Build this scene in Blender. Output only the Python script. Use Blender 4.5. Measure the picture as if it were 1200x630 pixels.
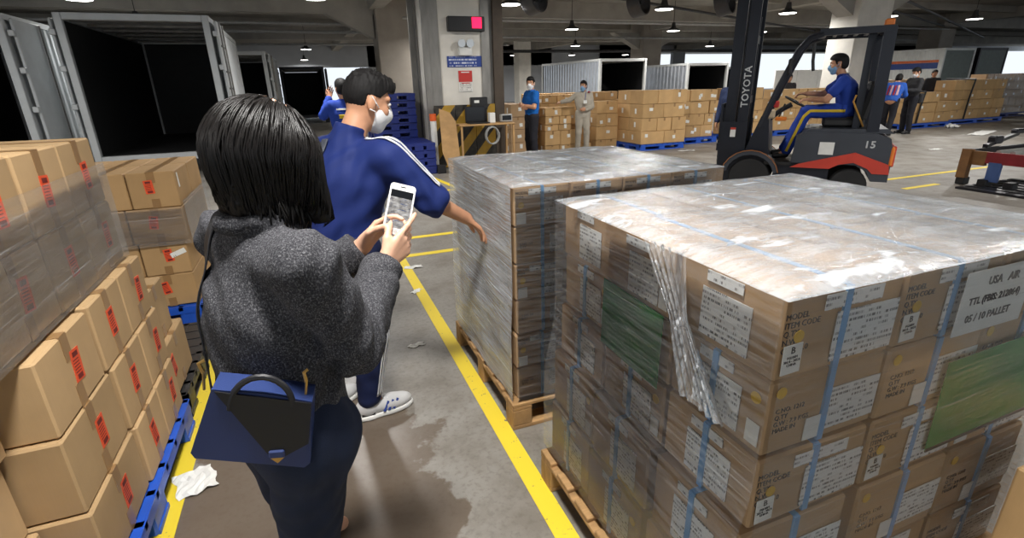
import bpy, bmesh, math, random
import numpy as np
from mathutils import Vector, Matrix

for o in list(bpy.data.objects):
    bpy.data.objects.remove(o)
random.seed(7)
SC = bpy.context.scene
C = SC.collection

# ------------------------------------------------------------------ camera
cam_d = bpy.data.cameras.new('camera')
cam = bpy.data.objects.new('camera', cam_d)
C.objects.link(cam)
cam_d.sensor_width = 36.0
cam_d.lens = 18.0
cam_d.clip_start = 0.05
cam_d.clip_end = 400
_R = ((0.93085648, -0.14421015, 0.33572256), (-0.36467819, -0.30955627, 0.87817125), (-0.02271618, -0.93988209, -0.34074275))
cam.matrix_world = Matrix(((_R[0][0], -_R[0][1], -_R[0][2], 0.0), (_R[1][0], -_R[1][1], -_R[1][2], 0.0),
                           (_R[2][0], -_R[2][1], -_R[2][2], 1.6), (0, 0, 0, 1)))
SC.camera = cam
SC.view_settings.view_transform = 'Standard'
SC.view_settings.look = 'None'
SC.view_settings.gamma = 1.0
SC.view_settings.use_curve_mapping = False
SC.view_settings.exposure = 0.12

# ------------------------------------------------------------------ world: overcast daylight outside the open hall
W = bpy.data.worlds.new('world')
SC.world = W
W.use_nodes = True
W.node_tree.nodes['Background'].inputs[0].default_value = (0.86, 0.93, 1.0, 1)
W.node_tree.nodes['Background'].inputs[1].default_value = 1.0
LAMP_POWER = 125.0     # watts of each high bay lamp
LAMP_Z = 3.6

# ------------------------------------------------------------------ helpers: tags
def tag(o, label=None, cat=None, group=None, kind=None):
    if label: o['label'] = label
    if cat: o['category'] = cat
    if group: o['group'] = group
    if kind: o['kind'] = kind
    return o

def empty(name, loc=(0, 0, 0), rz=0.0, label=None, cat=None, group=None):
    o = bpy.data.objects.new(name, None)
    C.objects.link(o)
    o.empty_display_size = 0.1
    o.location = loc
    o.rotation_euler = (0, 0, rz)
    return tag(o, label, cat, group)

def link(name, me, parent=None, mw=None):
    o = bpy.data.objects.new(name, me)
    C.objects.link(o)
    if parent is not None: o.parent = parent
    if mw is not None: o.matrix_local = mw
    return o

def copy_tree(o, parent=None):
    c = o.copy(); C.objects.link(c)
    if parent is not None: c.parent = parent
    for ch in list(o.children): copy_tree(ch, c)
    return c

ORD = ['first', 'second', 'third', 'fourth', 'fifth', 'sixth', 'seventh', 'eighth', 'ninth', 'tenth', 'eleventh', 'twelfth']

# ------------------------------------------------------------------ helpers: materials
def lin(r, g, b):
    f = lambda c: (c / 255 / 12.92) if c / 255 <= 0.04045 else ((c / 255 + 0.055) / 1.055) ** 2.4
    return (f(r), f(g), f(b), 1.0)

MATS = {}
class NT:
    def __init__(s, name):
        s.m = bpy.data.materials.new(name); s.m.use_nodes = True
        s.t = s.m.node_tree; s.n = s.t.nodes; s.l = s.t.links
        s.b = s.n['Principled BSDF']; s.out = s.n['Material Output']
        s._oc = None
    def node(s, ty, **kw):
        nd = s.n.new(ty)
        for k, v in kw.items():
            if k in nd.inputs.keys() if isinstance(k, str) else False: pass
            setattr(nd, k, v)
        return nd
    def set(s, nd, name, v):
        if hasattr(v, 'is_linked') or isinstance(v, bpy.types.NodeSocket): s.l.new(v, nd.inputs[name])
        else: nd.inputs[name].default_value = v
    def coord(s, which='Object'):
        if s._oc is None: s._oc = s.n.new('ShaderNodeTexCoord')
        return s._oc.outputs[which]
    def mapping(s, vec, scale=(1, 1, 1), rot=(0, 0, 0), loc=(0, 0, 0)):
        m = s.n.new('ShaderNodeMapping'); s.l.new(vec, m.inputs[0])
        m.inputs['Scale'].default_value = scale; m.inputs['Rotation'].default_value = rot; m.inputs['Location'].default_value = loc
        return m.outputs[0]
    def noise(s, vec, scale, detail=4, rough=0.55, dist=0.0):
        n = s.n.new('ShaderNodeTexNoise'); s.l.new(vec, n.inputs['Vector'])
        n.inputs['Scale'].default_value = scale; n.inputs['Detail'].default_value = detail
        n.inputs['Roughness'].default_value = rough; n.inputs['Distortion'].default_value = dist
        return n.outputs['Fac']
    def ramp(s, fac, stops, interp='LINEAR'):
        r = s.n.new('ShaderNodeValToRGB'); s.l.new(fac, r.inputs[0]); r.color_ramp.interpolation = interp
        e = r.color_ramp.elements
        while len(e) < len(stops): e.new(0.5)
        for i, (p, c) in enumerate(stops):
            e[i].position = p; e[i].color = c if len(c) == 4 else (*c, 1)
        return r.outputs[0]
    def mix(s, fac, a, b, blend='MIX'):
        n = s.n.new('ShaderNodeMix'); n.data_type = 'RGBA'; n.blend_type = blend
        for sock, v in ((n.inputs[0], fac), (n.inputs[6], a), (n.inputs[7], b)):
            if isinstance(v, bpy.types.NodeSocket): s.l.new(v, sock)
            else: sock.default_value = v
        return n.outputs[2]
    def math(s, op, a, b=0.0, clamp=False):
        n = s.n.new('ShaderNodeMath'); n.operation = op; n.use_clamp = clamp
        for sock, v in ((n.inputs[0], a), (n.inputs[1], b)):
            if isinstance(v, bpy.types.NodeSocket): s.l.new(v, sock)
            else: sock.default_value = v
        return n.outputs[0]
    def bump(s, h, strength=0.3, dist=0.01):
        b = s.n.new('ShaderNodeBump'); s.l.new(h, b.inputs['Height'])
        b.inputs['Strength'].default_value = strength; b.inputs['Distance'].default_value = dist
        return b.outputs[0]
    def sep(s, vec):
        n = s.n.new('ShaderNodeSeparateXYZ'); s.l.new(vec, n.inputs[0]); return n.outputs

def mat(name, rgb, rough=0.6, metal=0.0, var=0.12, scale=6.0, bump=0.0, bscale=60.0, emit=0.0, spec=0.5, rnd=0.0, stretch=(1, 1, 1), coat=0.0):
    """a procedural material: base colour varied by noise, optional fine relief"""
    if name in MATS: return MATS[name]
    t = NT(name); c = lin(*rgb)
    v = t.mapping(t.coord(), stretch)
    f = t.noise(v, scale, 5)
    lo = tuple(x * (1 - var) for x in c[:3]) + (1,); hi = tuple(min(1, x * (1 + var)) for x in c[:3]) + (1,)
    col = t.ramp(f, [(0.3, lo), (0.7, hi)])
    if rnd:
        oi = t.n.new('ShaderNodeObjectInfo')
        col = t.mix(1.0, col, t.ramp(oi.outputs['Random'], [(0, (1 - rnd,) * 3), (1, (1 + rnd * 0.4, 1 + rnd * .3, 1 + rnd * .2))]), 'MULTIPLY')
    t.l.new(col, t.b.inputs['Base Color'])
    t.b.inputs['Roughness'].default_value = rough
    t.b.inputs['Metallic'].default_value = metal
    t.b.inputs['Specular IOR Level'].default_value = spec
    if coat: t.b.inputs['Coat Weight'].default_value = coat
    if bump:
        t.l.new(t.bump(t.noise(v, bscale, 3), bump, 0.004), t.b.inputs['Normal'])
    if emit:
        t.b.inputs['Emission Color'].default_value = c
        t.b.inputs['Emission Strength'].default_value = emit
    MATS[name] = t.m
    return t.m

# ------------------------------------------------------------------ helpers: meshes
def rotz(a): return Matrix.Rotation(a, 4, 'Z')
def T(x, y, z): return Matrix.Translation((x, y, z))

class MB:
    def __init__(s): s.v = []; s.f = []
    def add(s, vs, fs, M=None):
        b = len(s.v)
        for p in vs:
            s.v.append(tuple(M @ Vector(p)) if M is not None else tuple(p))
        s.f += [tuple(i + b for i in f) for f in fs]
        return s
    def box(s, c, d, M=None, rz=0.0):
        x, y, z = d[0] / 2, d[1] / 2, d[2] / 2
        L = T(*c) @ rotz(rz) if rz else T(*c)
        if M is not None: L = M @ L
        return s.add([(-x, -y, -z), (x, -y, -z), (x, y, -z), (-x, y, -z), (-x, -y, z), (x, -y, z), (x, y, z), (-x, y, z)],
                     [(0, 3, 2, 1), (4, 5, 6, 7), (0, 1, 5, 4), (1, 2, 6, 5), (2, 3, 7, 6), (3, 0, 4, 7)], L)
    def bb(s, x0, y0, z0, x1, y1, z1, M=None):
        return s.box(((x0 + x1) / 2, (y0 + y1) / 2, (z0 + z1) / 2), (abs(x1 - x0), abs(y1 - y0), abs(z1 - z0)), M)
    def cbox(s, c, d, ch, M=None):
        """box with chamfered edges"""
        vs = []; idx = {}
        for sx in (-1, 1):
            for sy in (-1, 1):
                for sz in (-1, 1):
                    for a in range(3):
                        p = [sx * (d[0] / 2 - ch), sy * (d[1] / 2 - ch), sz * (d[2] / 2 - ch)]
                        p[a] += (sx, sy, sz)[a] * ch
                        idx[(sx, sy, sz, a)] = len(vs); vs.append((p[0] + c[0], p[1] + c[1], p[2] + c[2]))
        fs = []
        def sg(a, sa, b, sb, c_, sc_):
            t = [0, 0, 0]; t[a] = sa; t[b] = sb; t[c_] = sc_; return tuple(t)
        for a in range(3):
            b, c_ = (a + 1) % 3, (a + 2) % 3
            for sa in (-1, 1):
                q = [idx[(*sg(a, sa, b, sb, c_, sc_), a)] for sb, sc_ in ((-1, -1), (1, -1), (1, 1), (-1, 1))]
                fs.append(tuple(q if sa > 0 else q[::-1]))
                # edge strips between axis a and b (run along c_)
                for sb in (-1, 1):
                    q = [idx[(*sg(a, sa, b, sb, c_, -1), a)], idx[(*sg(a, sa, b, sb, c_, -1), b)], idx[(*sg(a, sa, b, sb, c_, 1), b)], idx[(*sg(a, sa, b, sb, c_, 1), a)]]
                    fs.append(tuple(q if sa * sb > 0 else q[::-1]))
        for sx in (-1, 1):
            for sy in (-1, 1):
                for sz in (-1, 1):
                    q = [idx[(sx, sy, sz, a)] for a in range(3)]
                    fs.append(tuple(q if sx * sy * sz > 0 else q[::-1]))
        return s.add(vs, fs, M)
    def tube(s, pts, r, n=8, cap=True, M=None):
        P = [Vector(p) for p in pts]; m = len(P)
        rr = r if hasattr(r, '__len__') else [r] * m
        vs = []; up = None
        for i in range(m):
            d = (P[min(i + 1, m - 1)] - P[max(i - 1, 0)]).normalized()
            if up is None:
                up = Vector((0, 0, 1)) if abs(d.z) < 0.9 else Vector((1, 0, 0))
            u = d.cross(up)
            if u.length < 1e-5: u = d.cross(Vector((0.3, 1, 0.2)))
            u.normalize(); w = u.cross(d).normalized(); up = w
            for k in range(n):
                a = 2 * math.pi * k / n
                vs.append(P[i] + (u * math.cos(a) + w * math.sin(a)) * rr[i])
        fs = []
        for i in range(m - 1):
            for k in range(n):
                fs.append((i * n + k, i * n + (k + 1) % n, (i + 1) * n + (k + 1) % n, (i + 1) * n + k))
        if cap:
            fs.append(tuple(range(n - 1, -1, -1))); fs.append(tuple((m - 1) * n + k for k in range(n)))
        return s.add(vs, fs, M)
    def cyl(s, p0, p1, r, n=16, M=None): return s.tube([p0, p1], r, n, True, M)
    def bar(s, p0, p1, w, h, M=None, up=(0, 0, 1)):
        """rectangular bar between two points, w across, h along up"""
        a, b = Vector(p0), Vector(p1); d = (b - a).normalized(); u = Vector(up)
        x = d.cross(u)
        if x.length < 1e-4: x = d.cross(Vector((0, 1, 0)))
        x.normalize(); z = x.cross(d).normalized()
        vs = []
        for p in (a, b):
            for sx, sz in ((-1, -1), (1, -1), (1, 1), (-1, 1)): vs.append(p + x * sx * w / 2 + z * sz * h / 2)
        return s.add(vs, [(0, 1, 2, 3), (7, 6, 5, 4), (0, 4, 5, 1), (1, 5, 6, 2), (2, 6, 7, 3), (3, 7, 4, 0)], M)
    def lathe(s, prof, n=24, M=None):
        vs = []; fs = []; m = len(prof)
        for r, z in prof:
            for k in range(n):
                a = 2 * math.pi * k / n; vs.append((max(r, 1e-4) * math.cos(a), max(r, 1e-4) * math.sin(a), z))
        for i in range(m - 1):
            for k in range(n): fs.append((i * n + k, i * n + (k + 1) % n, (i + 1) * n + (k + 1) % n, (i + 1) * n + k))
        fs.append(tuple(range(n - 1, -1, -1))); fs.append(tuple((m - 1) * n + k for k in range(n)))
        return s.add(vs, fs, M)
    def prism(s, poly, z0, z1, M=None):
        """polygon in local xy extruded along z"""
        n = len(poly)
        vs = [(x, y, z0) for x, y in poly] + [(x, y, z1) for x, y in poly]
        fs = [tuple(range(n - 1, -1, -1)), tuple(range(n, 2 * n))] + [(i, (i + 1) % n, n + (i + 1) % n, n + i) for i in range(n)]
        return s.add(vs, fs, M)
    def grid(s, fn, nu, nv, M=None):
        vs = [fn(i / nu, j / nv) for i in range(nu + 1) for j in range(nv + 1)]
        fs = [(i * (nv + 1) + j, (i + 1) * (nv + 1) + j, (i + 1) * (nv + 1) + j + 1, i * (nv + 1) + j + 1) for i in range(nu) for j in range(nv)]
        return s.add(vs, fs, M)
    def mesh(s, name, m=None, smooth=False):
        me = bpy.data.meshes.new(name); me.from_pydata(s.v, [], s.f)
        if m is not None: me.materials.append(m)
        if smooth:
            me.shade_smooth()
            if smooth != 'all':
                me.set_sharp_from_angle(angle=math.radians(40))
        me.update()
        return me
    def build(s, name, m, parent=None, smooth=False, mw=None):
        return link(name, s.mesh(name, m, smooth), parent, mw)

_txt = {}
def text_mesh(body, size, m, extrude=0.0006, align='CENTER', spacing=1.0, bold=0.0):
    key = (body, size, m.name, align, spacing, bold)
    if key in _txt: return _txt[key]
    cu = bpy.data.curves.new('lettering', 'FONT'); cu.body = body; cu.size = size; cu.extrude = extrude
    cu.align_x = align; cu.align_y = 'CENTER'; cu.space_character = spacing; cu.resolution_u = 2; cu.offset = bold
    o = bpy.data.objects.new('lettering', cu); C.objects.link(o)
    dg = bpy.context.evaluated_depsgraph_get()
    me = bpy.data.meshes.new_from_object(o.evaluated_get(dg)); me.materials.clear(); me.materials.append(m)
    bpy.data.objects.remove(o); bpy.data.curves.remove(cu)
    _txt[key] = me
    return me

def face_m(n, p, spin=0.0):
    """matrix that puts a local xy sheet (x right, y up, z out) on a wall facing n ('-x','+x','-y','+y','+z')"""
    R = {'-y': ((1, 0, 0), (0, 0, 1), (0, -1, 0)), '+y': ((-1, 0, 0), (0, 0, 1), (0, 1, 0)), '-x': ((0, -1, 0), (0, 0, 1), (-1, 0, 0)),
         '+x': ((0, 1, 0), (0, 0, 1), (1, 0, 0)), '+z': ((1, 0, 0), (0, 1, 0), (0, 0, 1)), '-z': ((1, 0, 0), (0, -1, 0), (0, 0, -1))}[n]
    M = Matrix((R[0], R[1], R[2])).transposed().to_4x4()
    return T(*p) @ M @ rotz(spin)
# ------------------------------------------------------------------ special materials
def floor_mat():
    t = NT('concrete_floor'); co = t.coord()
    big = t.noise(co, 0.35, 5, 0.6); mid = t.noise(co, 2.2, 6, 0.65); fine = t.noise(co, 38, 4, 0.6)
    col = t.ramp(big, [(0.3, lin(130, 126, 119)), (0.7, lin(154, 150, 143))])
    col = t.mix(t.ramp(mid, [(0.42, (0, 0, 0)), (0.62, (1, 1, 1))]), col, lin(120, 114, 105))
    col = t.mix(t.math('MULTIPLY', t.ramp(fine, [(0.35, (1, 1, 1)), (0.5, (0, 0, 0))]), 0.3), col, lin(84, 76, 68))
    # damp brown stain in the aisle, with its own ragged outline
    sx, sy, sz = t.sep(co)
    wob = t.math('MULTIPLY', t.math('SUBTRACT', t.noise(co, 3.0, 5, 0.6), 0.5), 1.1)
    ex = t.math('DIVIDE', t.math('SUBTRACT', sx, -0.22), 0.62)
    ey = t.math('DIVIDE', t.math('SUBTRACT', sy, 1.6), 1.35)
    rr = t.math('ADD', t.math('SQRT', t.math('ADD', t.math('MULTIPLY', ex, ex), t.math('MULTIPLY', ey, ey))), wob)
    damp = t.ramp(rr, [(0.93, (1, 1, 1)), (0.97, (0, 0, 0))])
    col = t.mix(t.math('MULTIPLY', damp, 0.75), col, lin(92, 76, 60))
    t.l.new(col, t.b.inputs['Base Color'])
    ro = t.math('ADD', t.math('MULTIPLY', mid, 0.35), 0.28)
    ro = t.math('SUBTRACT', ro, t.math('MULTIPLY', damp, 0.12))
    t.l.new(ro, t.b.inputs['Roughness'])
    t.l.new(t.bump(t.math('ADD', fine, t.math('MULTIPLY', mid, 2.0)), 0.12, 0.004), t.b.inputs['Normal'])
    return t.m

def line_paint():
    t = NT('yellow_line_paint'); co = t.coord('Object')
    n = t.noise(co, 14, 6, 0.7); n2 = t.noise(co, 60, 4, 0.6)
    w = t.ramp(t.math('ADD', n, t.math('MULTIPLY', n2, 0.4)), [(0.50, (0, 0, 0)), (0.56, (1, 1, 1))])
    col = t.mix(w, lin(120, 110, 92), lin(232, 205, 48))
    t.l.new(col, t.b.inputs['Base Color']); t.b.inputs['Roughness'].default_value = 0.55
    return t.m

def hazard_mat():
    t = NT('hazard_stripes'); x, y, z = t.sep(t.coord())
    s = t.math('ADD', t.math('ADD', x, y), t.math('MULTIPLY', z, -0.85))
    f = t.math('FRACT', t.math('MULTIPLY', s, 2.1))
    st = t.ramp(f, [(0.5, (0, 0, 0)), (0.52, (1, 1, 1))], 'CONSTANT')
    gr = t.noise(t.coord(), 9, 5)
    col = t.mix(st, lin(34, 33, 32), lin(178, 140, 40))
    col = t.mix(t.math('MULTIPLY', t.ramp(gr, [(0.45, (0, 0, 0)), (0.7, (1, 1, 1))]), 0.35), col, lin(96, 86, 66))
    t.l.new(col, t.b.inputs['Base Color']); t.b.inputs['Roughness'].default_value = 0.6
    return t.m

M_FLOOR = floor_mat(); M_LINE = line_paint(); M_HAZ = hazard_mat()
M_CEIL = mat('ceiling_concrete', (150, 146, 138), 0.85, var=0.18, scale=0.7)
M_BEAM = mat('beam_concrete', (165, 161, 153), 0.85, var=0.15, scale=1.3)
M_COL = mat('column_paint', (222, 218, 209), 0.7, var=0.1, scale=2.2)
M_COLD = mat('column_concrete', (160, 152, 142), 0.8, var=0.12, scale=1.5)
M_GUARD = mat('galvanised_guard', (140, 138, 134), 0.5, 0.5, var=0.25, scale=5, stretch=(1, 1, .3))
M_PIPE = mat('pipe_grey', (168, 168, 166), 0.5, 0.2)
M_DARKPIPE = mat('pipe_dark', (52, 52, 54), 0.5, 0.3)
M_WALL = mat('far_wall_paint', (186, 190, 196), 0.8, var=0.1, scale=0.5)
M_BLACK = mat('black_plastic', (26, 26, 28), 0.45, var=0.2)
M_WHITE = mat('white_plastic', (228, 228, 224), 0.45, var=0.04)
M_STEELD = mat('dark_steel', (46, 46, 50), 0.4, 0.6, var=0.2)

# ------------------------------------------------------------------ the hall
def struct(name, mb, m, parent=None, label=None):
    o = mb.build(name, m, parent)
    if parent is None: o['kind'] = 'structure'
    if label: o['label'] = label
    return o

struct('floor', MB().bb(-40, -14, -0.3, 95, 62, 0.0), M_FLOOR)
struct('ceiling', MB().bb(-40, -14, 4.8, 95, 62, 5.1), M_CEIL)
# far wall with dock openings (x from, x to, opening top); between the openings the wall is closed
wy = 46.0
segs = [(-40, -9), (5.5, 22), (27, 33.5), (35.5, 37), (62, 78)]
w = MB()
for a, b in segs: w.bb(a, wy, 0, b, wy + .4, 4.8)
w.bb(-9, wy, 3.1, 33.5, wy + .4, 4.8); w.bb(33.5, wy, 4.2, 95, wy + .4, 4.8)
struct('wall_back', w, M_WALL)

def beam(name, a, b, wd=0.5, z0=4.15, z1=4.8):
    struct(name, MB().bb(min(a[0], b[0]) - (wd / 2 if a[0] == b[0] else 0), min(a[1], b[1]) - (wd / 2 if a[1] == b[1] else 0), z0,
                         max(a[0], b[0]) + (wd / 2 if a[0] == b[0] else 0), max(a[1], b[1]) + (wd / 2 if a[1] == b[1] else 0), z1 - .002), M_BEAM)
n = 1
for y in (11.0, 22.0, 33.5): beam('trim_%d' % n, (-40, y), (95, y)); n += 1
for x in (3.05, 19.6, 36.0): beam('trim_%d' % n, (x, 5), (x, 45.9), 0.5, 4.3); n += 1
for y in (3.5, 7.2, 14.6, 18.3, 25.7, 29.5): beam('trim_%d' % n, (-40, y), (95, y), 0.22, 4.5); n += 1
# haunches where beams meet the columns
for cx_, cy_ in ((3.05, 11.0), (3.55, 22.0), (19.6, 28.0), (17.45, 13.1)):
    h = MB()
    for sg in (-1, 1):
        Mx = Matrix(((1, 0, 0, cx_), (0, 0, -1, cy_ + .28), (0, 1, 0, 0), (0, 0, 0, 1)))
        h.prism([(sg * .6, 3.3), (sg * 2.4, 4.2), (sg * .6, 4.2)][::sg], 0, .56, Mx)
    struct('trim_%d' % n, h, M_BEAM); n += 1

# pipes along and across the ceiling
pn = 0
def pipe(p0, p1, r, m=M_PIPE, label=''):
    global pn
    o = MB().cyl(p0, p1, r, 10).build('ceiling_pipe', m, smooth=True)
    tag(o, label, 'pipe', 'pipes under the ceiling')
pipe((-12, 23.2, 3.95), (3.2, 23.2, 3.95), .05, label='pale pipe above the open grey container, higher of the two left ones')
pipe((-12, 25.4, 3.85), (3.2, 25.4, 3.85), .07, label='pale pipe above the open grey container, lower of the two left ones')
pipe((-12, 31, 3.75), (12, 31, 3.75), .06, label='pale pipe crossing far behind the two left lamps')
pipe((4.0, 21.4, 4.0), (36, 21.4, 4.0), .06, label='pale pipe running across the hall behind the white column')
pipe((4.0, 27.0, 3.85), (45, 27.0, 3.85), .06, label='pale pipe running across the far hall above the dark containers')
pipe((4.2, 31, 3.4), (60, 31, 3.4), .09, M_DARKPIPE, 'dark pipe low across the far hall above the cartons')
pipe((4.6, 12.4, 3.85), (26, 22, 3.85), .045, M_DARKPIPE, 'thin dark pipe slanting away above the forklift')
pipe((7, 9.5, 4.05), (34, 20.5, 4.05), .05, M_DARKPIPE, 'thin dark pipe slanting over the forklift mast top')
pipe((14, 11, 4.1), (48, 26, 4.0), .05, M_DARKPIPE, 'thin dark pipe slanting away above the right column')
pipe((-9, 15, 4.2), (3, 15, 4.2), .04, M_DARKPIPE, 'thin dark pipe above the left container roof')

# columns
def column(name, cx_, cy_, wdt, m, z1=4.8):
    o = MB().cbox((cx_, cy_, z1 / 2), (wdt, wdt, z1), .03).build(name, m); o['kind'] = 'structure'; return o
col1 = column('wall_column_1', 3.02, 11.02, 1.2, M_COL)
g = MB()
for sx in (-1, 1):
    for sy in (-1, 1):
        x = 3.02 + sx * .62; y = 11.02 + sy * .62
        g.bb(x - sx * .2, y - .012, 0.0, x + sx * .012, y + .012, 4.1); g.bb(x - .012, y - sy * .2, 0.0, x + .012, y + sy * .012, 4.1)
        g.bb(x, y - .03, 0, x + sx * .12, y + .03, 4.1)
struct('corner_guard', g, M_GUARD, col1)
column('wall_column_2', 3.62, 22.0, 1.25, M_COLD)
column('wall_column_3', 19.6, 28.0, 1.3, M_COLD)
o = MB().cbox((17.45, 13.1, 2.4), (1.5, 1.0, 4.8), .03).build('wall_column_4', M_COL); o['kind'] = 'structure'
column('wall_column_5', 14.3, 34.5, .9, M_COL)
column('wall_column_6', 36.0, 22.0, 1.3, M_COLD)

# floor lines
ln = 100
def fline(x0, y0, x1, y1, wd=.085):
    global ln
    o = MB().bar((x0, y0, .0015), (x1, y1, .0015), wd, .003).build('trim_%d' % ln, M_LINE); o['kind'] = 'structure'; o['label'] = 'worn yellow painted line on the floor'; ln += 1
fline(.69, -3, .69, 4.92)
fline(-.735, -3, -.735, 4.6)
fline(.65, 4.92, 2.6, 4.92)
fline(.9, 5.55, 2.6, 5.55)
fline(1.95, 10.2, 2.2, 8.0)
fline(1.95, 8.05, 3.2, 7.9)
fline(8.6, 5.5, 11.5, 5.5)
fline(8.1, 4.9, 8.9, 4.92)

# ------------------------------------------------------------------ high bay lamps
M_LAMP = mat('lamp_diffuser', (255, 252, 245), 0.4, var=0.0, emit=9.0)
M_LAMPB = mat('lamp_housing', (60, 60, 62), 0.5, 0.3)
_lm = {}
def lamp(x, y, label):
    r = empty('high_bay_lamp', (x, y, LAMP_Z), 0, label, 'lamp', 'high bay lamps under the ceiling')
    if not _lm:
        _lm['h'] = MB().lathe([(.03, .34), (.07, .33), (.09, .2), (.12, .12), (.27, .05), (.28, .0)], 20).mesh('housing', M_LAMPB, True)
        _lm['d'] = MB().lathe([(.265, .0), (.25, -.012), (.02, -.02)], 20).mesh('diffuser', M_LAMP, True)
        _lm['r'] = MB().cyl((0, 0, .33), (0, 0, 1.19), .012, 6).mesh('rod', M_LAMPB)
    link('housing', _lm['h'], r); link('diffuser', _lm['d'], r); link('rod', _lm['r'], r)
    L = bpy.data.lights.new('lamp_light', 'AREA'); L.shape = 'DISK'; L.size = .5; L.energy = LAMP_POWER; L.color = (1.0, .975, .94); L.spread = math.radians(165)
    lo = bpy.data.objects.new('lamp_light', L); C.objects.link(lo); lo.parent = r; lo.location = (0, 0, -.03)
rows = [(.8, -1, 2), (7.6, -1, 3), (14.4, -1, 5), (20.4, -1, 5), (29.5, 0, 5), (39.5, 0, 5)]
for j, (y, k0, k1) in enumerate(rows):
    for i, k in enumerate(range(k0, k1 + 1)):
        x = .65 + 5.0 * k
        if j < 2: x = .1 + 5.2 * k
        if k == 0 and j == 3: continue
        yy = (15.6 if k == -1 and j == 2 else (32.5 if j == 4 else 44.5) if k == 0 and j > 3 else y)
        lamp(x, yy, 'white glowing high bay lamp, %s from left in the %s row of lamps away' % (ORD[i], ORD[j]))
# ------------------------------------------------------------------ cartons, labels, pallets, film
def carton_mat(name, rgb, rnd=0.16):
    t = NT(name); c = lin(*rgb); co = t.coord()
    n1 = t.noise(co, 3.5, 4); fl = t.noise(t.mapping(co, (260, 260, 6)), 1.0, 2)
    col = t.ramp(n1, [(0.3, tuple(x * .88 for x in c[:3])), (0.7, tuple(x * 1.08 for x in c[:3]))])
    col = t.mix(t.math('MULTIPLY', fl, .16), col, (c[0] * .6, c[1] * .58, c[2] * .52, 1))
    oi = t.n.new('ShaderNodeObjectInfo')
    col = t.mix(1.0, col, t.ramp(oi.outputs['Random'], [(0, (1 - rnd, 1 - rnd, 1 - rnd * 1.1)), (1, (1.04, 1.04, 1.04))]), 'MULTIPLY')
    t.l.new(col, t.b.inputs['Base Color']); t.b.inputs['Roughness'].default_value = .72
    t.b.inputs['Specular IOR Level'].default_value = .3
    t.l.new(t.bump(t.noise(co, 9, 4), .12, .01), t.b.inputs['Normal'])
    MATS[name] = t.m
    return t.m
M_CARD = carton_mat('carton_kraft', (188, 152, 106))
M_CARDG = carton_mat('carton_kraft_light', (192, 160, 118))
M_CARDB = carton_mat('carton_kraft_brown', (184, 152, 116), .12)
M_CARDF = carton_mat('carton_kraft_far', (206, 168, 118), .2)
M_TAPE = mat('parcel_tape', (150, 116, 76), .28, var=.06)
M_PAPER = mat('white_paper', (226, 226, 222), .7, var=.05, scale=12)
M_INK = mat('printing_ink', (52, 50, 52), .7, var=.1)
M_STRAP = mat('blue_strap', (112, 164, 214), .35, var=.1)
M_YDOT = mat('yellow_sticker', (214, 172, 48), .5, var=.08)
M_GREEN = mat('green_sheet', (16, 140, 62), .45, var=.18, scale=9)
M_PINK = mat('pink_tag', (150, 60, 92), .5)

def printed(name, paper, ink, rows=46.0, dens=.5, seedv=0.0, xs=330, ws=22):
    """label stock with lines of small print and a bar code block, laid out in the label's own plane"""
    t = NT(name); co = t.coord(); x, y, z = t.sep(co)
    ln_ = t.math('FRACT', t.math('MULTIPLY', y, rows)); rowm = t.ramp(ln_, [(.3, (0, 0, 0)), (.36, (1, 1, 1)), (.8, (1, 1, 1)), (.86, (0, 0, 0))])
    rid = t.math('FLOOR', t.math('MULTIPLY', y, rows))
    cv = t.n.new('ShaderNodeCombineXYZ'); t.l.new(t.math('MULTIPLY', x, xs), cv.inputs[0]); t.l.new(t.math('MULTIPLY', rid, 7.31), cv.inputs[1]); cv.inputs[2].default_value = seedv
    cw = t.n.new('ShaderNodeCombineXYZ'); t.l.new(t.math('MULTIPLY', x, ws), cw.inputs[0]); t.l.new(t.math('MULTIPLY', rid, 3.17), cw.inputs[1]); cw.inputs[2].default_value = seedv + 4
    ch = t.ramp(t.noise(cv.outputs[0], 1.0, 0), [(.44, (0, 0, 0)), (.5, (1, 1, 1))])
    wd = t.ramp(t.noise(cw.outputs[0], 1.0, 1), [(dens - .03, (0, 0, 0)), (dens + .02, (1, 1, 1))])
    f = t.math('MULTIPLY', t.math('MULTIPLY', rowm, ch), wd)
    col = t.mix(t.math('MULTIPLY', f, .85), lin(*paper), lin(*ink))
    t.l.new(col, t.b.inputs['Base Color']); t.b.inputs['Roughness'].default_value = .5
    MATS[name] = t.m
    return t.m
M_LAB = printed('shipping_label_print', (226, 227, 226), (34, 34, 42), 78.0, .5)
M_LABF = printed('far_label_print', (232, 232, 226), (90, 88, 86), 30, .6, 3)
M_LABO = mat('orange_label_stock', (228, 84, 44), .5, var=.08)
M_FRAG = mat('dark_red_print', (112, 30, 24), .6)

_cb = {}
def carton_mesh(d, m, ch=.006):
    k = (round(d[0], 3), round(d[1], 3), round(d[2], 3), m.name)
    if k not in _cb: _cb[k] = MB().cbox((0, 0, d[2] / 2), d, ch).mesh('carton', m)
    return _cb[k]
_sh = {}
def sheet_mesh(w, h, m, th=.0015):
    k = (round(w, 3), round(h, 3), m.name, th)
    if k not in _sh: _sh[k] = MB().box((0, 0, th / 2), (w, h, th)).mesh('label', m)
    return _sh[k]
def sheet(name, parent, w, h, m, n, p, spin=0.0, th=.0015):
    return link(name, sheet_mesh(w, h, m, th), parent, face_m(n, p, spin))

def carton(x, y, z, d, m, label, group=None, rz=0.0, cat='carton'):
    """centre x, y of the base at height z; d = full size"""
    o = link('carton', carton_mesh(d, m)); o.location = (x, y, z); o.rotation_euler = (0, 0, rz)
    return tag(o, label, cat, group)

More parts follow.
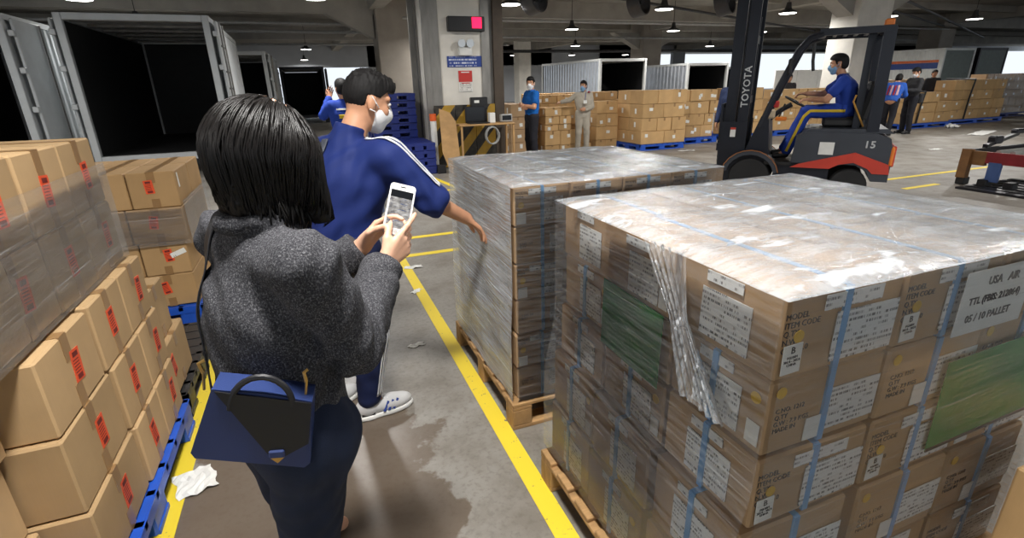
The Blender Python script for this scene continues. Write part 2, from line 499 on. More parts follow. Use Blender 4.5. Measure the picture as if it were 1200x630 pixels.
def seam_tape(o, d, axis, top=True, drop=.07, faces=('-', '+')):
    """tape along the lid seam, running down the two end faces"""
    w = .048; a = d[0] if axis == 'x' else d[1]
    mb = MB()
    if axis == 'x':
        mb.box((0, 0, d[2] + .0008), (a + .002, w, .0012))
        for s_, c_ in ((-1, '-'), (1, '+')):
            if c_ in faces: mb.box((s_ * (a / 2 + .0008), 0, d[2] - drop / 2), (.0012, w, drop)); mb.box((s_ * (a / 2 + .0008), 0, drop * .45), (.0012, w, drop * .9))
    else:
        mb.box((0, 0, d[2] + .0008), (w, a + .002, .0012))
        for s_, c_ in ((-1, '-'), (1, '+')):
            if c_ in faces: mb.box((0, s_ * (a / 2 + .0008), d[2] - drop / 2), (w, .0012, drop)); mb.box((0, s_ * (a / 2 + .0008), drop * .45), (w, .0012, drop * .9))
    return mb.build('tape', M_TAPE, o)

def orange_label(o, d, n='+x', dy=0.0, dz=.13, spin=0.0, sc=1.0):
    if n == '+x': p = (d[0] / 2 + .0005, dy, dz)
    else: p = (dy, -d[1] / 2 - .0005, dz)
    L = sheet('orange_label', o, .062 * sc, .105 * sc, M_LABO, n, p, spin)
    if 'op' not in _sh:
        mb = MB()
        for yy in (.036, -.038): mb.box((0, yy, .0019), (.036, .016, .0006))
        for yy in (.018, .008, -.002, -.012, -.022): mb.box((-.004, yy, .0019), (.04, .003, .0005))
        _sh['op'] = mb.mesh('print', M_FRAG)
    pr = link('print', _sh['op'], L); pr.scale = (sc, sc, 1)
    return L

# ------------------------------------------------------------------ pallets
M_WOOD = mat('pallet_wood', (164, 128, 84), .8, var=.3, scale=7, stretch=(1, 8, 1), bump=.3, bscale=40)
M_BLUEP = mat('blue_pallet_plastic', (32, 84, 190), .38, var=.12)
M_DBLUEP = mat('dark_blue_pallet_plastic', (26, 42, 116), .42, var=.15)
M_BLKP = mat('black_pallet_plastic', (34, 34, 36), .42, var=.15)

def wood_pallet(x0, y0, w, d, label):
    r = empty('wooden_pallet', (x0 + w / 2, y0 + d / 2, 0), 0, label, 'pallet')
    for i in range(3):
        yy = -d / 2 + .05 + i * (d - .1) / 2
        MB().cbox((0, yy, .011), (w, .1, .022), .003).build('bottom_board', M_WOOD, r)
        for j in range(3):
            xx = -w / 2 + .05 + j * (w - .1) / 2
            MB().cbox((xx, yy, .065), (.1, .1, .086), .004).build('block', M_WOOD, r)
    for j in range(3):
        xx = -w / 2 + .05 + j * (w - .1) / 2
        MB().cbox((xx, 0, .117), (.1, d, .018), .003).build('stringer', M_WOOD, r)
    for i in range(7):
        yy = -d / 2 + .05 + i * (d - .1) / 6
        MB().cbox((0, yy, .135), (w, .1, .018), .003).build('deck_board', M_WOOD, r)
    return r

_pl = {}
def plastic_pallet(x0, y0, w, d, label, m=M_BLUEP, z=0.0, rz=0.0, group=None):
    """lattice deck on nine feet with skids; x0,y0 low corner"""
    k = (round(w, 2), round(d, 2), m.name)
    if k not in _pl:
        dk = MB(); n_ = 8
        for i in range(n_ + 1):
            dk.box((-w / 2 + .02 + i * (w - .04) / n_, 0, .13), (.028, d, .028))
            dk.box((0, -d / 2 + .02 + i * (d - .04) / n_, .13), (w, .028, .028))
        for s_ in (-1, 1):
            dk.box((s_ * (w / 2 - .012), 0, .118), (.024, d, .05)); dk.box((0, s_ * (d / 2 - .012), .118), (w, .024, .05))
        dk.box((0, 0, .138), (w * .96, d * .96, .006))
        ft = MB().cbox((0, 0, .057), (.17, .17, .114), .01)
        sk = MB().box((0, 0, .012), (w, .15, .024))
        _pl[k] = (dk.mesh('deck', m), ft.mesh('foot', m), sk.mesh('skid', m))
    r = empty('plastic_pallet', (x0 + w / 2, y0 + d / 2, z), rz, label, 'pallet', group)
    dk, ft, sk = _pl[k]
    link('deck', dk, r)
    for j in (-1, 0, 1):
        link('skid', sk, r, T(0, j * (d / 2 - .09), 0))
        for i in (-1, 0, 1): link('foot', ft, r, T(i * (w / 2 - .09), j * (d / 2 - .09), 0))
    return r

# ------------------------------------------------------------------ stretch film
def film_mat(name, haze=(.05, .4), streak=(3, 3, 60), gloss=.14, bstr=.5, tint=(.9, .93, .95), ior=1.5, fine=34, bd=.012):
    t = NT(name); co = t.coord(); t.n.remove(t.b)
    v = t.mapping(co, streak); wr = t.noise(v, 1.0, 5, .62, .6); cr = t.noise(co, fine, 4, .6, 1.0)
    hz = t.ramp(wr, [(.34, (haze[0],) * 3), (.72, (haze[1],) * 3)])
    glint = t.noise(t.mapping(co, (streak[0] * .5, streak[1] * .5, streak[2] * 2.2), (.05, .04, 0)), 1.0, 3, .6, .3)
    hz = t.math('ADD', hz, t.ramp(glint, [(.60, (0, 0, 0)), (.70, (haze[1] * 1.3,) * 3)]), True)  # thin white streaks in the haze colour stand in for film highlights
    h = t.math('ADD', t.math('MULTIPLY', wr, 1.0), t.math('MULTIPLY', cr, .5))
    nb = t.bump(h, bstr, bd)
    tr = t.n.new('ShaderNodeBsdfTransparent'); tr.inputs[0].default_value = (.97, .98, .985, 1)
    df = t.n.new('ShaderNodeBsdfDiffuse'); df.inputs[0].default_value = (*tint, 1); t.l.new(nb, df.inputs['Normal'])
    gl = t.n.new('ShaderNodeBsdfGlossy'); gl.inputs['Roughness'].default_value = gloss; t.l.new(nb, gl.inputs['Normal'])
    fr = t.n.new('ShaderNodeFresnel'); fr.inputs['IOR'].default_value = ior; t.l.new(nb, fr.inputs['Normal'])
    m1 = t.n.new('ShaderNodeMixShader'); t.l.new(hz, m1.inputs[0]); t.l.new(tr.outputs[0], m1.inputs[1]); t.l.new(df.outputs[0], m1.inputs[2])
    m2 = t.n.new('ShaderNodeMixShader'); t.l.new(t.math('MULTIPLY', fr.outputs[0], 1.0, True), m2.inputs[0]); t.l.new(m1.outputs[0], m2.inputs[1]); t.l.new(gl.outputs[0], m2.inputs[2])
    t.l.new(m2.outputs[0], t.out.inputs['Surface'])
    MATS[name] = t.m
    return t.m
M_FILM = film_mat('stretch_film', (.0, .10), (5, 5, 70), .10, .6, (.86, .9, .94), 1.55, 34, .0035)
M_FILMT = film_mat('stretch_film_top', (.24, .46), (9, 22, 8), .075, .8, (.82, .87, .92), 1.9, 70, .006)
M_FILMD = film_mat('stretch_film_dense', (.22, .58), (5, 5, 110), .14, .8, (.86, .9, .94), 1.5, 34, .008)
M_FILMV = film_mat('stretch_film_gathered', (.02, .3), (110, 110, 5), .12, .7, (.86, .9, .94), 1.6, 34, .005)
M_FILML = film_mat('stretch_film_thin', (.07, .17), (4, 4, 50), .15, .4, (.7, .7, .68))

def film_wall(mb, p0, p1, z0, z1, n, off, amp, nu=40, nv=26, flare=0.0):
    """wrinkled sheet between plan points p0 and p1, pushed out along n by off"""
    rnd = random.Random(int(abs(p0[0] * 1000 + p1[1] * 517)))
    ph = [rnd.uniform(0, 6.28) for _ in range(6)]
    def fn(u, v):
        x = p0[0] + (p1[0] - p0[0]) * u; y = p0[1] + (p1[1] - p0[1]) * u; z = z0 + (z1 - z0) * v
        a = amp * (math.sin(31 * v + 5 * u + ph[0]) * .5 + math.sin(57 * v - 7 * u + ph[1]) * .35 + math.sin(13 * u + 9 * v + ph[2]) * .6)
        e = off + a * min(1, min(u, 1 - u) * 12) + flare * (1 - (lambda q: q * q * (3 - 2 * q))(min(1, max(0, (v - .3) / .3))))
        return (x + n[0] * e, y + n[1] * e, z)
    return mb.grid(fn, nu, nv)
# ------------------------------------------------------------------ the near wrapped pallet load
def strap_mesh(d, axis, w=.014):
    k = ('strap', d, axis)
    if k not in _sh:
        mb = MB(); e = .0065; w = w * 1.3
        if axis == 'y':   # band in the y-z plane
            for s_ in (-1, 1): mb.box((0, s_ * (d[1] / 2 + e / 2 - .001), d[2] / 2), (w, e if s_ < 0 else .002, d[2] - .001))
            mb.box((0, 0, d[2] + .0008), (w, d[1], .0016))
        else:
            for s_ in (-1, 1): mb.box((s_ * (d[0] / 2 + e / 2 - .001), 0, d[2] / 2), (e if s_ < 0 else .002, w, d[2] - .001))
            mb.box((0, 0, d[2] + .0008), (d[0], w, .0016))
        _sh[k] = mb.mesh('strap', M_STRAP)
    return _sh[k]

def lay_word(k, n):
    if k == 0: return 'top'
    if k == n - 1: return 'bottom'
    return ORD[k] if k < n / 2 else ORD[k]
def disc(o, n, p, r=.014):
    if 'disc' not in _sh: _sh['disc'] = MB().lathe([(.014, 0), (.014, .0012)], 20).mesh('round_sticker', M_YDOT)
    return link('round_sticker', _sh['disc'], o, face_m(n, p))

wood_pallet(.73, .62, 1.22, 1.0, 'wooden pallet under the nearest film wrapped carton load')
NPH = [.197, .197, .197, .2325, .2325]; ztop = 1.2
rj = random.Random(3)
z = ztop
for L, h in enumerate(NPH):
    z -= h
    for j in range(3):        # j = 0 nearest
        for i in range(3):    # i = 0 aisle side
            if L > 0 and i == 2 and j > 0: continue
            if L > 0 and i == 1 and j == 1: continue
            if L > 1 and j == 2 and i > 0: continue
            d = (.348, .312, h - .004)
            dx = rj.uniform(-.004, .004); dy = rj.uniform(-.004, .004)
            if i == 0: dx += (0, .006, -.006, -.036, -.05)[L] + (0, -.004, .004)[j]
            if j == 0: dy += (0, .004, -.006, -.01, -.012)[L]
            cx_ = 1.0 + .36 * i + dx; cy_ = .818 + .325 * j + dy
            pos = ('aisle-side front corner', 'front middle', 'front right corner')[i] if j == 0 else (('aisle-side middle', 'centre', 'right middle')[i] if j == 1 else ('aisle-side back corner', 'back middle', 'back right corner')[i])
            o = carton(cx_, cy_, z, d, M_CARDB, 'brown carton in %s layer, %s, of the nearest wrapped pallet' % (lay_word(L, 5), pos), 'cartons on the near wrapped pallet')
            hz = d[2]
            if L == 0:
                link('strap', strap_mesh(d, 'y'), o)
            else:
                if j == 0: link('strap', strap_mesh(d, 'y'), o)
                if i == 0: link('strap', strap_mesh((d[0] + .004, d[1], d[2]), 'x'), o)
            if j == 0:   # front face
                yy = -d[1] / 2 - .003
                if L == 0 or L % 2 == 0:
                    sheet('shipping_label', o, .19, .118, M_LAB, '-y', (.072, yy, hz * .40))
                    sheet('strip_label', o, .17, .034, M_LAB, '-y', (.02, yy, hz - .03))
                    s = sheet('small_label', o, .052, .068, M_PAPER, '-y', (-.135, yy, .05), .03)
                    link('lettering', text_mesh('B', .022, M_INK), s, T(0, .021, .002))
                    link('lettering', text_mesh('FGI.00M\n301.0 - 305.0\nCHINA', .0085, M_INK), s, T(0, -.004, .002))
                    disc(o, '-y', (-.125, yy, hz * .52))
                    link('print', text_mesh('MODEL\nITEM CODE\nQ.TY :\nN.W :\nG.W : 7.0', .019, M_INK, align='LEFT'), o, face_m('-y', (-.166, yy + .0025, hz * .56)))
                else:
                    sheet('shipping_label', o, .17, .11, M_LAB, '-y', (.082, yy, hz * .42))
                    disc(o, '-y', (-.145, yy, hz * .84))
                    link('print', text_mesh('C.NO. 1212\nQ.TY\nG.W : 7.9 KGS\nMADE IN', .017, M_INK, align='LEFT'), o, face_m('-y', (-.15, yy + .0025, hz * .45)))
                    sheet('small_label', o, .05, .06, M_PAPER, '-y', (-.03, yy, .042), .0)
            if i == 0:   # aisle face
                xx = -d[0] / 2 - .003
                w_ = .15 if j == 0 else .14
                sheet('side_label', o, w_, hz * .62, M_LAB, '-x', (xx, -.01 if j == 0 else -.035, hz * .42))
                sheet('strip_label', o, .11, .026, M_LAB, '-x', (xx, .0, hz - .022))
                if (L + j) % 2 == 1:
                    disc(o, '-x', (xx, -.125, hz * .72)); sheet('small_label', o, .036, .056, M_PAPER, '-x', (xx, -.128, .05))
# sheets under the film
gs = sheet('green_sheet', None, .30, .225, M_GREEN, '-x', (.806, 1.15, .905), -.02); tag(gs, 'green sheet under film on the aisle side of the nearest wrapped pallet', 'sheet')
gs = sheet('green_sheet', None, .52, .27, M_GREEN, '-y', (1.66, .645, .80), .03); tag(gs, 'larger green sheet under film on the front of the nearest wrapped pallet', 'sheet')
MB().box((0, -.132, .002), (.52, .01, .002)).build('edge_strip', M_BLACK, gs)
us = sheet('address_sheet', None, .27, .165, M_PAPER, '-y', (1.50, .644, 1.085), .0)
tag(us, 'white sheet lettered USA AIR on the front of the nearest wrapped pallet', 'sheet')
link('lettering', text_mesh('USA   AIR', .029, M_INK, bold=.0008), us, T(.012, .05, .002))
link('lettering', text_mesh('TTL (FBIS: 212864)', .0255, M_INK, bold=.0006), us, T(-.004, .004, .002))
link('lettering', text_mesh('05 / 10 PALLET', .0275, M_INK, bold=.0006), us, T(-.012, -.042, .002))

fl = empty('stretch_film', (0, 0, 0), 0, 'glossy clear stretch film wrapped round the nearest pallet load', 'film')
a = MB(); film_wall(a, (.812, 1.64), (.812, .645), .16, 1.203, (-1, 0), .012, .003, 46, 40, .046); a.build('side_film', M_FILM, fl, 'all')
a = MB(); film_wall(a, (.812, .648), (1.93, .648), .16, 1.203, (0, -1), .011, .004, 46, 40); a.build('front_film', M_FILM, fl, 'all')
a = MB(); film_wall(a, (1.93, .648), (1.93, 1.64), .16, 1.203, (1, 0), .012, .004, 20, 20); a.build('side_film', M_FILM, fl, 'all')
a = MB(); film_wall(a, (1.93, 1.64), (.812, 1.64), .16, 1.203, (0, 1), .012, .004, 20, 20); a.build('back_film', M_FILM, fl, 'all')
def topfn(x0, y0, x1, y1, z, amp, sag=.014):
    r_ = random.Random(int(x0 * 99 + y0 * 77)); q = [r_.uniform(0, 6.28) for _ in range(8)]
    def fn(u, v):
        e = min(u, 1 - u, v, 1 - v); x = x0 + (x1 - x0) * u; y = y0 + (y1 - y0) * v
        zz = amp * (math.sin(19 * x + 6 * y + q[0]) + .7 * math.sin(9 * x - 23 * y + q[1]) + .5 * math.sin(41 * y + 13 * x + q[2]) + .4 * math.sin(63 * x + 9 * y + q[3]))
        return (x, y, z + zz * min(1, e * 9 + .2) - sag * max(0, 1 - e * 22))
    return fn
MB().grid(topfn(.8, .637, 1.942, 1.652, 1.214, .0028), 70, 60).build('top_film', M_FILMT, fl, 'all')
# gathered tail of film hanging over the aisle edge
def tail(u, v):
    wdt = .17 - .22 * v if v < .45 else .071 + .16 * (v - .45)
    y = 1.0 - .19 * v + (u - .5) * wdt; z_ = 1.214 - .36 * v
    return (.790 - .010 * abs(math.sin(u * 17 + v * 2)) - .004 * math.sin(u * 41 + 1), y, z_)
MB().grid(tail, 60, 24).build('gathered_film', M_FILMV, fl, 'all')

# ------------------------------------------------------------------ the second wrapped pallet load behind
wood_pallet(.735, 1.955, 1.16, 1.03, 'wooden pallet under the farther film wrapped carton load')
zt = 1.19; h = .174; rj = random.Random(11)
for L in range(6):
    z = zt - (L + 1) * h
    for j in range(3):
        for i in range(4):
            if L > 0 and i > 0 and j > 0: continue
            d = (.262, .319, h - .004)
            dx = rj.uniform(-.003, .003) + (0 if L % 2 else -.004); dy = rj.uniform(-.004, .004) + (.006 if L % 2 else 0)
            cx_ = .912 + .2715 * i + dx; cy_ = 2.15 + .331 * j + dy
            pos = (('aisle-side front corner', 'second from aisle, front', 'third from aisle, front', 'front right corner')[i] if j == 0 else ('%s from aisle, %s row' % (ORD[i], ('front', 'middle', 'back')[j])))
            o = carton(cx_, cy_, z, d, M_CARDB, 'small carton in %s layer, %s, of the farther wrapped pallet' % (lay_word(L, 6), pos), 'cartons on the farther wrapped pallet')
            if L == 0 or j == 0: link('strap', strap_mesh(d, 'y', .011), o)
            if j == 0:
                yy = -d[1] / 2 - .003; hz = d[2]
                if L % 2 == 0:
                    sheet('strip_label', o, .13, .026, M_LAB, '-y', (.0, yy, hz - .022)); sheet('shipping_label', o, .10, .10, M_LAB, '-y', (.05, yy, hz * .40))
                    sheet('small_label', o, .044, .05, M_PAPER, '-y', (-.10, yy, .036))
                    disc(o, '-y', (-.10, yy, hz * .55))
                    link('print', text_mesh('MODEL\nITEM', .018, M_INK, align='LEFT'), o, face_m('-y', (-.125, yy + .0025, hz * .8)))
                else:
                    sheet('shipping_label', o, .07, .09, M_LAB, '-y', (.07, yy, hz * .5)); link('print', text_mesh('C.NO. 121\nQ.TY', .014, M_INK, align='LEFT'), o, face_m('-y', (-.11, yy + .0025, hz * .5)))
            if i == 0:
                sheet('side_label', o, .12, .09, M_LAB, '-x', (-d[0] / 2 - .003, 0, d[2] * .45))
f2 = empty('stretch_film', (0, 0, 0), 0, 'glossy clear stretch film wrapped round the farther pallet load', 'film')
a = MB(); film_wall(a, (.768, 2.99), (.768, 1.978), .15, 1.196, (-1, 0), .012, .005, 40, 50, .012); a.build('side_film', M_FILMD, f2, 'all')
a = MB(); film_wall(a, (.768, 1.978), (1.868, 1.978), .15, 1.196, (0, -1), .010, .003, 40, 40); a.build('front_film', M_FILM, f2, 'all')
a = MB(); film_wall(a, (1.868, 1.978), (1.868, 2.99), .15, 1.196, (1, 0), .012, .004, 20, 20); a.build('side_film', M_FILM, f2, 'all')
a = MB(); film_wall(a, (1.868, 2.99), (.768, 2.99), .15, 1.196, (0, 1), .012, .004, 20, 20); a.build('back_film', M_FILM, f2, 'all')
MB().grid(topfn(.757, 1.968, 1.88, 3.0, 1.206, .0026), 60, 56).build('top_film', M_FILMT, f2, 'all')

# a carton at the lower right, in front of the near load
o = carton(1.93, .38, .0, (.5, .36, .30), M_CARD, 'plain carton at the very bottom right, under another, by the nearest pallet', 'cartons at the right edge')
o = carton(1.93, .38, .302, (.5, .36, .28), M_CARD, 'carton marked 207 at the very bottom right corner of the picture', 'cartons at the right edge')
link('print', text_mesh('207', .05, M_INK), o, face_m('-x', (-.251, .02, .16)))

# ------------------------------------------------------------------ left stack on the blue pallet
# layer boxes: (y0, y1, x of the aisle face, z0, z1, label?)
plastic_pallet(-1.98, 1.3, 1.24, 1.36, 'bright blue plastic pallet under the near left stack of cartons', M_BLUEP)
LS = [
 # top
 ('top', 1.20, 1.58, -.86, 1.17, 1.43, 0), ('top', 1.60, 1.995, -.845, 1.17, 1.43, 1), ('top', 2.0, 2.325, -.84, 1.17, 1.43, 1), ('top', 2.33, 2.655, -.84, 1.17, 1.43, 1),
 ('second', 1.20, 1.58, -.87, .915, 1.168, 0), ('second', 1.60, 1.995, -.84, .915, 1.168, 1), ('second', 2.0, 2.325, -.835, .915, 1.168, 1), ('second', 2.33, 2.655, -.835, .915, 1.168, 1),
 ('third', 1.20, 1.60, -.90, .66, .913, 0), ('third', 1.63, 2.015, -.79, .66, .905, 1), ('third', 2.03, 2.345, -.785, .66, .913, 1), ('third', 2.35, 2.66, -.785, .66, .913, 1),
 ('fourth', 1.18, 1.59, -.92, .40, .657, 0), ('fourth', 1.61, 2.03, -.785, .40, .657, 1), ('fourth', 2.045, 2.36, -.775, .40, .657, 1), ('fourth', 2.365, 2.66, -.775, .40, .657, 1),
 ('bottom', 1.18, 1.59, -.90, .145, .397, 2), ('bottom', 1.60, 2.035, -.775, .145, .397, 1), ('bottom', 2.05, 2.345, -.765, .145, .397, 1), ('bottom', 2.35, 2.64, -.765, .145, .397, 1)]
cnt = {}
for nm, y0, y1, xf, z0, z1, lb in LS:
    k = cnt.get(nm, 0); cnt[nm] = k + 1
    d = (.53, y1 - y0, z1 - z0)
    o = carton(xf - d[0] / 2, (y0 + y1) / 2, z0, d, M_CARDG, 'tan carton, %s nearest along the aisle in the %s layer of the near left stack' % (ORD[k], nm), 'cartons in the near left stack')
    seam_tape(o, d, 'x', faces=('+',), drop=.085)
    if lb == 1: orange_label(o, d, '+x', (-.02, .03, .0, .045)[k] if nm != 'top' else (.0, .06, .0, .03)[k], d[2] * (.52 if nm not in ('top',) else .48), random.uniform(-.12, .12))
    if lb == 2: sheet('white_label', o, .055, .10, M_LABF, '+x', (d[0] / 2 + .001, .02, .12), .1)
# second row behind the front boxes, seen along the top
for k, (y0, y1) in enumerate(((1.20, 1.58), (1.60, 1.995), (2.0, 2.325), (2.33, 2.655))):
    d = (.53, y1 - y0, .26)
    o = carton(-1.41 - d[0] / 2, (y0 + y1) / 2, 1.17, d, M_CARDG, 'tan carton, %s nearest of the inner row on top of the near left stack' % ORD[k], 'cartons in the near left stack'); seam_tape(o, d, 'x', faces=())
# lower boxes at the far end, standing on the black pallet
for nm, y0, y1, xf, z0, z1 in (('upper', 2.68, 2.99, -.815, .43, .70), ('lower', 2.67, 3.07, -.79, .155, .428)):
    d = (.5, y1 - y0, z1 - z0)
    o = carton(xf - .25, (y0 + y1) / 2, z0, d, M_CARDG, '%s of two tan cartons on the black pallet beside the aisle' % nm, 'cartons on the black pallet')
    seam_tape(o, d, 'x', faces=('+',))
    if nm == 'upper': sheet('white_label', o, .03, .11, M_LABF, '+x', (.251, -.11, .17), .0)
    else: orange_label(o, d, '+x', -.13, .15, .2)
plastic_pallet(-1.96, 2.70, 1.2, .98, 'black plastic pallet between the two left stacks of cartons', M_BLKP)
f3 = empty('stretch_film', (0, 0, 0), 0, 'thin film round the upper layers of the near left carton stack', 'film')
a = MB(); film_wall(a, (-.822, 1.2), (-.822, 2.672), .918, 1.325, (1, 0), .004, .003, 50, 24); a.build('side_film', M_FILML, f3, 'all')
a = MB(); film_wall(a, (-.822, 2.672), (-1.9, 2.672), .918, 1.325, (0, 1), .004, .003, 30, 16); a.build('back_film', M_FILML, f3, 'all')

# ------------------------------------------------------------------ second left stack, farther along the aisle
plastic_pallet(-2.02, 4.0, 1.16, 1.2, 'blue plastic pallet under the farther left stack of cartons', M_BLUEP)
zz = [(.86, 1.10, 'top'), (.62, .857, 'second'), (.385, .617, 'third'), (.148, .382, 'bottom')]
for z0, z1, nm in zz:
    for j, (y0, y1) in enumerate(((4.05, 4.48), (4.49, 4.92))):
        for i in range(4):
            if j > 0 and i > 1 and nm != 'top': continue
            w_ = .278 if nm in ('top', 'third') else .33
            x1 = -.87 - i * (w_ + .008) - (.03 if nm in ('third', 'bottom') else 0)
            if x1 - w_ < -2.1: continue
            d = (w_, y1 - y0, z1 - z0)
            o = carton(x1 - w_ / 2, (y0 + y1) / 2, z0, d, M_CARD, 'kraft carton, %s from aisle in %s row, %s layer of the farther left stack' % (ORD[i], ('front', 'back')[j], nm), 'cartons in the farther left stack')
            seam_tape(o, d, 'y', faces=('-',))
            if j == 0 and i == 0:
                orange_label(o, d, '-y', -.02 if nm != 'third' else .02, d[2] * .6, (.05, -.15, .1, .2)[[q[2] for q in zz].index(nm)], .85)
            if i == 0 and nm == 'top' and j == 0: sheet('white_label', o, .03, .1, M_LABF, '+x', (d[0] / 2 + .001, -.14, .17), .05)
            if i == 0 and nm == 'third' and j == 0: sheet('white_label', o, .1, .035, M_LABF, '-y', (.08, -d[1] / 2 - .001, .15), .35)
f4 = empty('stretch_film', (0, 0, 0), 0, 'thin film round the middle layers of the farther left carton stack', 'film')
a = MB(); film_wall(a, (-2.05, 4.035), (-.855, 4.035), .60, .86, (0, -1), .004, .003, 40, 14); a.build('front_film', M_FILML, f4, 'all')
a = MB(); film_wall(a, (-.855, 4.035), (-.855, 4.93), .60, .90, (1, 0), .004, .003, 30, 14); a.build('side_film', M_FILML, f4, 'all')
# ------------------------------------------------------------------ things on and by the white column
M_RED = mat('red_glow', (255, 20, 70), .5, var=0, emit=2.2)
M_SIGNB = mat('blue_sign', (32, 62, 140), .5, var=.05)
M_SIGNR = mat('red_poster', (196, 52, 46), .55, var=.05)
M_LENS = mat('lamp_lens', (200, 204, 206), .12, .3, var=.05)
M_GLASS = mat('screen_black', (24, 26, 30), .15, var=.1)
M_DESK = mat('plywood', (178, 140, 92), .65, var=.18, scale=5, stretch=(1, 6, 1))
M_CABLE = mat('grey_cable', (150, 150, 148), .5)
YF = 10.42
r = empty('led_display', (3.13, YF, 2.68), 0, 'black LED display with one glowing red block on the white column', 'display')
MB().cbox((0, -.07, 0), (.72, .14, .26), .01).build('housing', M_BLACK, r)
MB().box((.2, -.143, .02), (.19, .008, .19)).build('lit_segment', M_RED, r)
r = empty('emergency_light', (3.1, YF, 2.2), 0, 'white emergency light with two round lamp heads on the white column', 'emergency light')
MB().cbox((0, -.05, 0), (.26, .1, .15), .01).build('body', M_WHITE, r)
for s_ in (-1, 1):
    h_ = MB().lathe([(.02, 0), (.065, .03), (.075, .07), (.075, .09)], 18).build('lamp_head', M_LENS, r, True, T(s_ * .085, -.05, .14) @ Matrix.Rotation(math.pi / 2, 4, 'X'))
    MB().cyl((s_ * .085, -.03, .07), (s_ * .085, -.03, .1), .015, 8).build('stalk', M_BLACK, r)
r = empty('wall_sign', (3.1, YF, 2.02), 0, 'blue sign with three lines of white lettering on the white column', 'sign')
MB().box((0, -.008, 0), (.72, .016, .2)).build('board', M_SIGNB, r)
M_SIGNP = printed('sign_print', (36, 68, 150), (226, 232, 240), 17.0, .38, 2.0, 60, 6)
sheet('lettering_panel', r, .56, .17, M_SIGNP, '-y', (-.05, -.0165, 0), 0, .001)
r = empty('poster', (3.09, YF, 1.66), 0, 'red and white notice below the blue sign on the column', 'poster')
MB().box((0, -.006, 0), (.28, .012, .4)).build('sheet', M_PAPER, r)
MB().box((0, -.013, .09), (.28, .004, .21)).build('red_panel', M_SIGNR, r)
MB().box((0, -.016, .165), (.17, .003, .018)).build('heading', M_PAPER, r)
M_PSTP = printed('poster_print', (226, 224, 218), (120, 116, 112), 30.0, .35, 5.0, 120, 8)
sheet('small_print', r, .24, .17, M_PSTP, '-y', (0, -.0125, -.11), 0, .001)
MB().box((0, -.0145, -.035), (.17, .003, .016)).build('red_line', M_SIGNR, r)
# dark corner angle on the right edge, hazard boards round the foot
o = MB().bb(3.66, 10.30, 0, 3.86, 10.375, 4.1).build('corner_angle', mat('dark_angle', (74, 64, 54), .6, .3, var=.2)); tag(o, 'dark brown steel angle standing on the right edge of white column', 'guard')
r = empty('hazard_board', (3.2, 10.30, 0), 0, 'black and yellow striped boards round the foot of the white column', 'barrier')
for k in range(3):
    MB().box((-.62 + .42 * k + .02, 0, .62), (.41, .03, 1.2)).build('board', M_HAZ, r)
# desk with equipment
r = empty('work_desk', (3.3, 9.95, 0), 0, 'narrow plywood desk before the striped boards', 'desk')
MB().cbox((0, 0, .86), (1.12, .46, .03), .004).build('desk_top', M_DESK, r)
for sx in (-1, 1):
    for sy in (-1, 1): MB().box((sx * .53, sy * .2, .42), (.035, .035, .845)).build('leg', M_DESK, r)
r = empty('laptop', (3.16, 9.92, .876), 0, 'dark open laptop standing on the plywood desk', 'laptop')
MB().cbox((0, 0, .012), (.40, .26, .02), .004).build('base', M_BLACK, r)
l_ = MB().cbox((0, .17, .17), (.42, .02, .29), .005).build('screen_lid', M_STEELD, r)
MB().box((0, .156, .175), (.37, .004, .24)).build('screen', M_GLASS, l_)
r = empty('label_printer', (3.27, 10.185, .876), 0, 'black box printer raised behind the laptop on the desk', 'printer')
MB().cbox((0, .0, .36), (.34, .13, .24), .015).build('body', M_BLACK, r); MB().box((0, 0, .12), (.3, .12, .24)).build('stand', M_BLACK, r)
MB().box((-.06, -.067, .4), (.1, .004, .05)).build('badge', M_WHITE, r)
r = empty('scale_display', (3.74, 9.92, .876), 0, 'small grey display unit at the right end of the desk', 'display')
MB().cbox((0, 0, .08), (.24, .1, .14), .01).build('body', M_PIPE, r); MB().box((0, -.052, .085), (.19, .004, .09)).build('screen', M_GLASS, r)
o = MB().cbox((3.45, 9.95, .97), (.12, .12, .19), .008).build('tape_dispenser', M_WHITE); tag(o, 'small white box between laptop and display on desk', 'box')
o = MB().tube([(3.35 + .13 * math.cos(a * .5), 9.70 - .002 * a, .66 + .16 * math.sin(a * .5)) for a in range(0, 52)], .013, 6).build('cable_coil', M_CABLE, smooth=True); tag(o, 'coil of grey cable hanging below the desk top', 'cable')
o = MB().prism([(0, 0), (.22, 0), (.2, .95), (.1, 1.12), (-.1, 1.2), (-.12, .4)], 0, .015, Matrix.Translation((2.48, 9.66, .0)) @ Matrix.Rotation(math.radians(80), 4, 'X')).build('plywood_sheet', M_DESK); tag(o, 'pale plywood offcut leaning at the left of the desk', 'board')
r = empty('rubber_kerb', (2.75, 9.1, 0), .9, 'grey rubber kerb lying on the floor before the desk', 'kerb')
MB().prism([(-.09, 0), (.09, 0), (.06, .1), (-.06, .1)], -.5, .5, Matrix.Rotation(math.pi / 2, 4, 'Y') @ Matrix.Rotation(math.pi / 2, 4, 'Z')).build('body', mat('grey_rubber', (92, 88, 84), .8), r)
o = MB().cbox((2.32, 9.75, .08), (.16, .14, .16), .01).build('black_block', M_BLACK); tag(o, 'small black block on floor by the column guard', 'block')
r = empty('bollard', (2.32, 10.15, 0), 0, 'white post with orange cap between pallet stack and column', 'bollard')
MB().cyl((0, 0, 0), (0, 0, .95), .06, 14).build('post', M_WHITE, r, True); MB().cyl((0, 0, .95), (0, 0, 1.08), .065, 14).build('cap', mat('orange_cap', (224, 96, 40), .5), r, True)

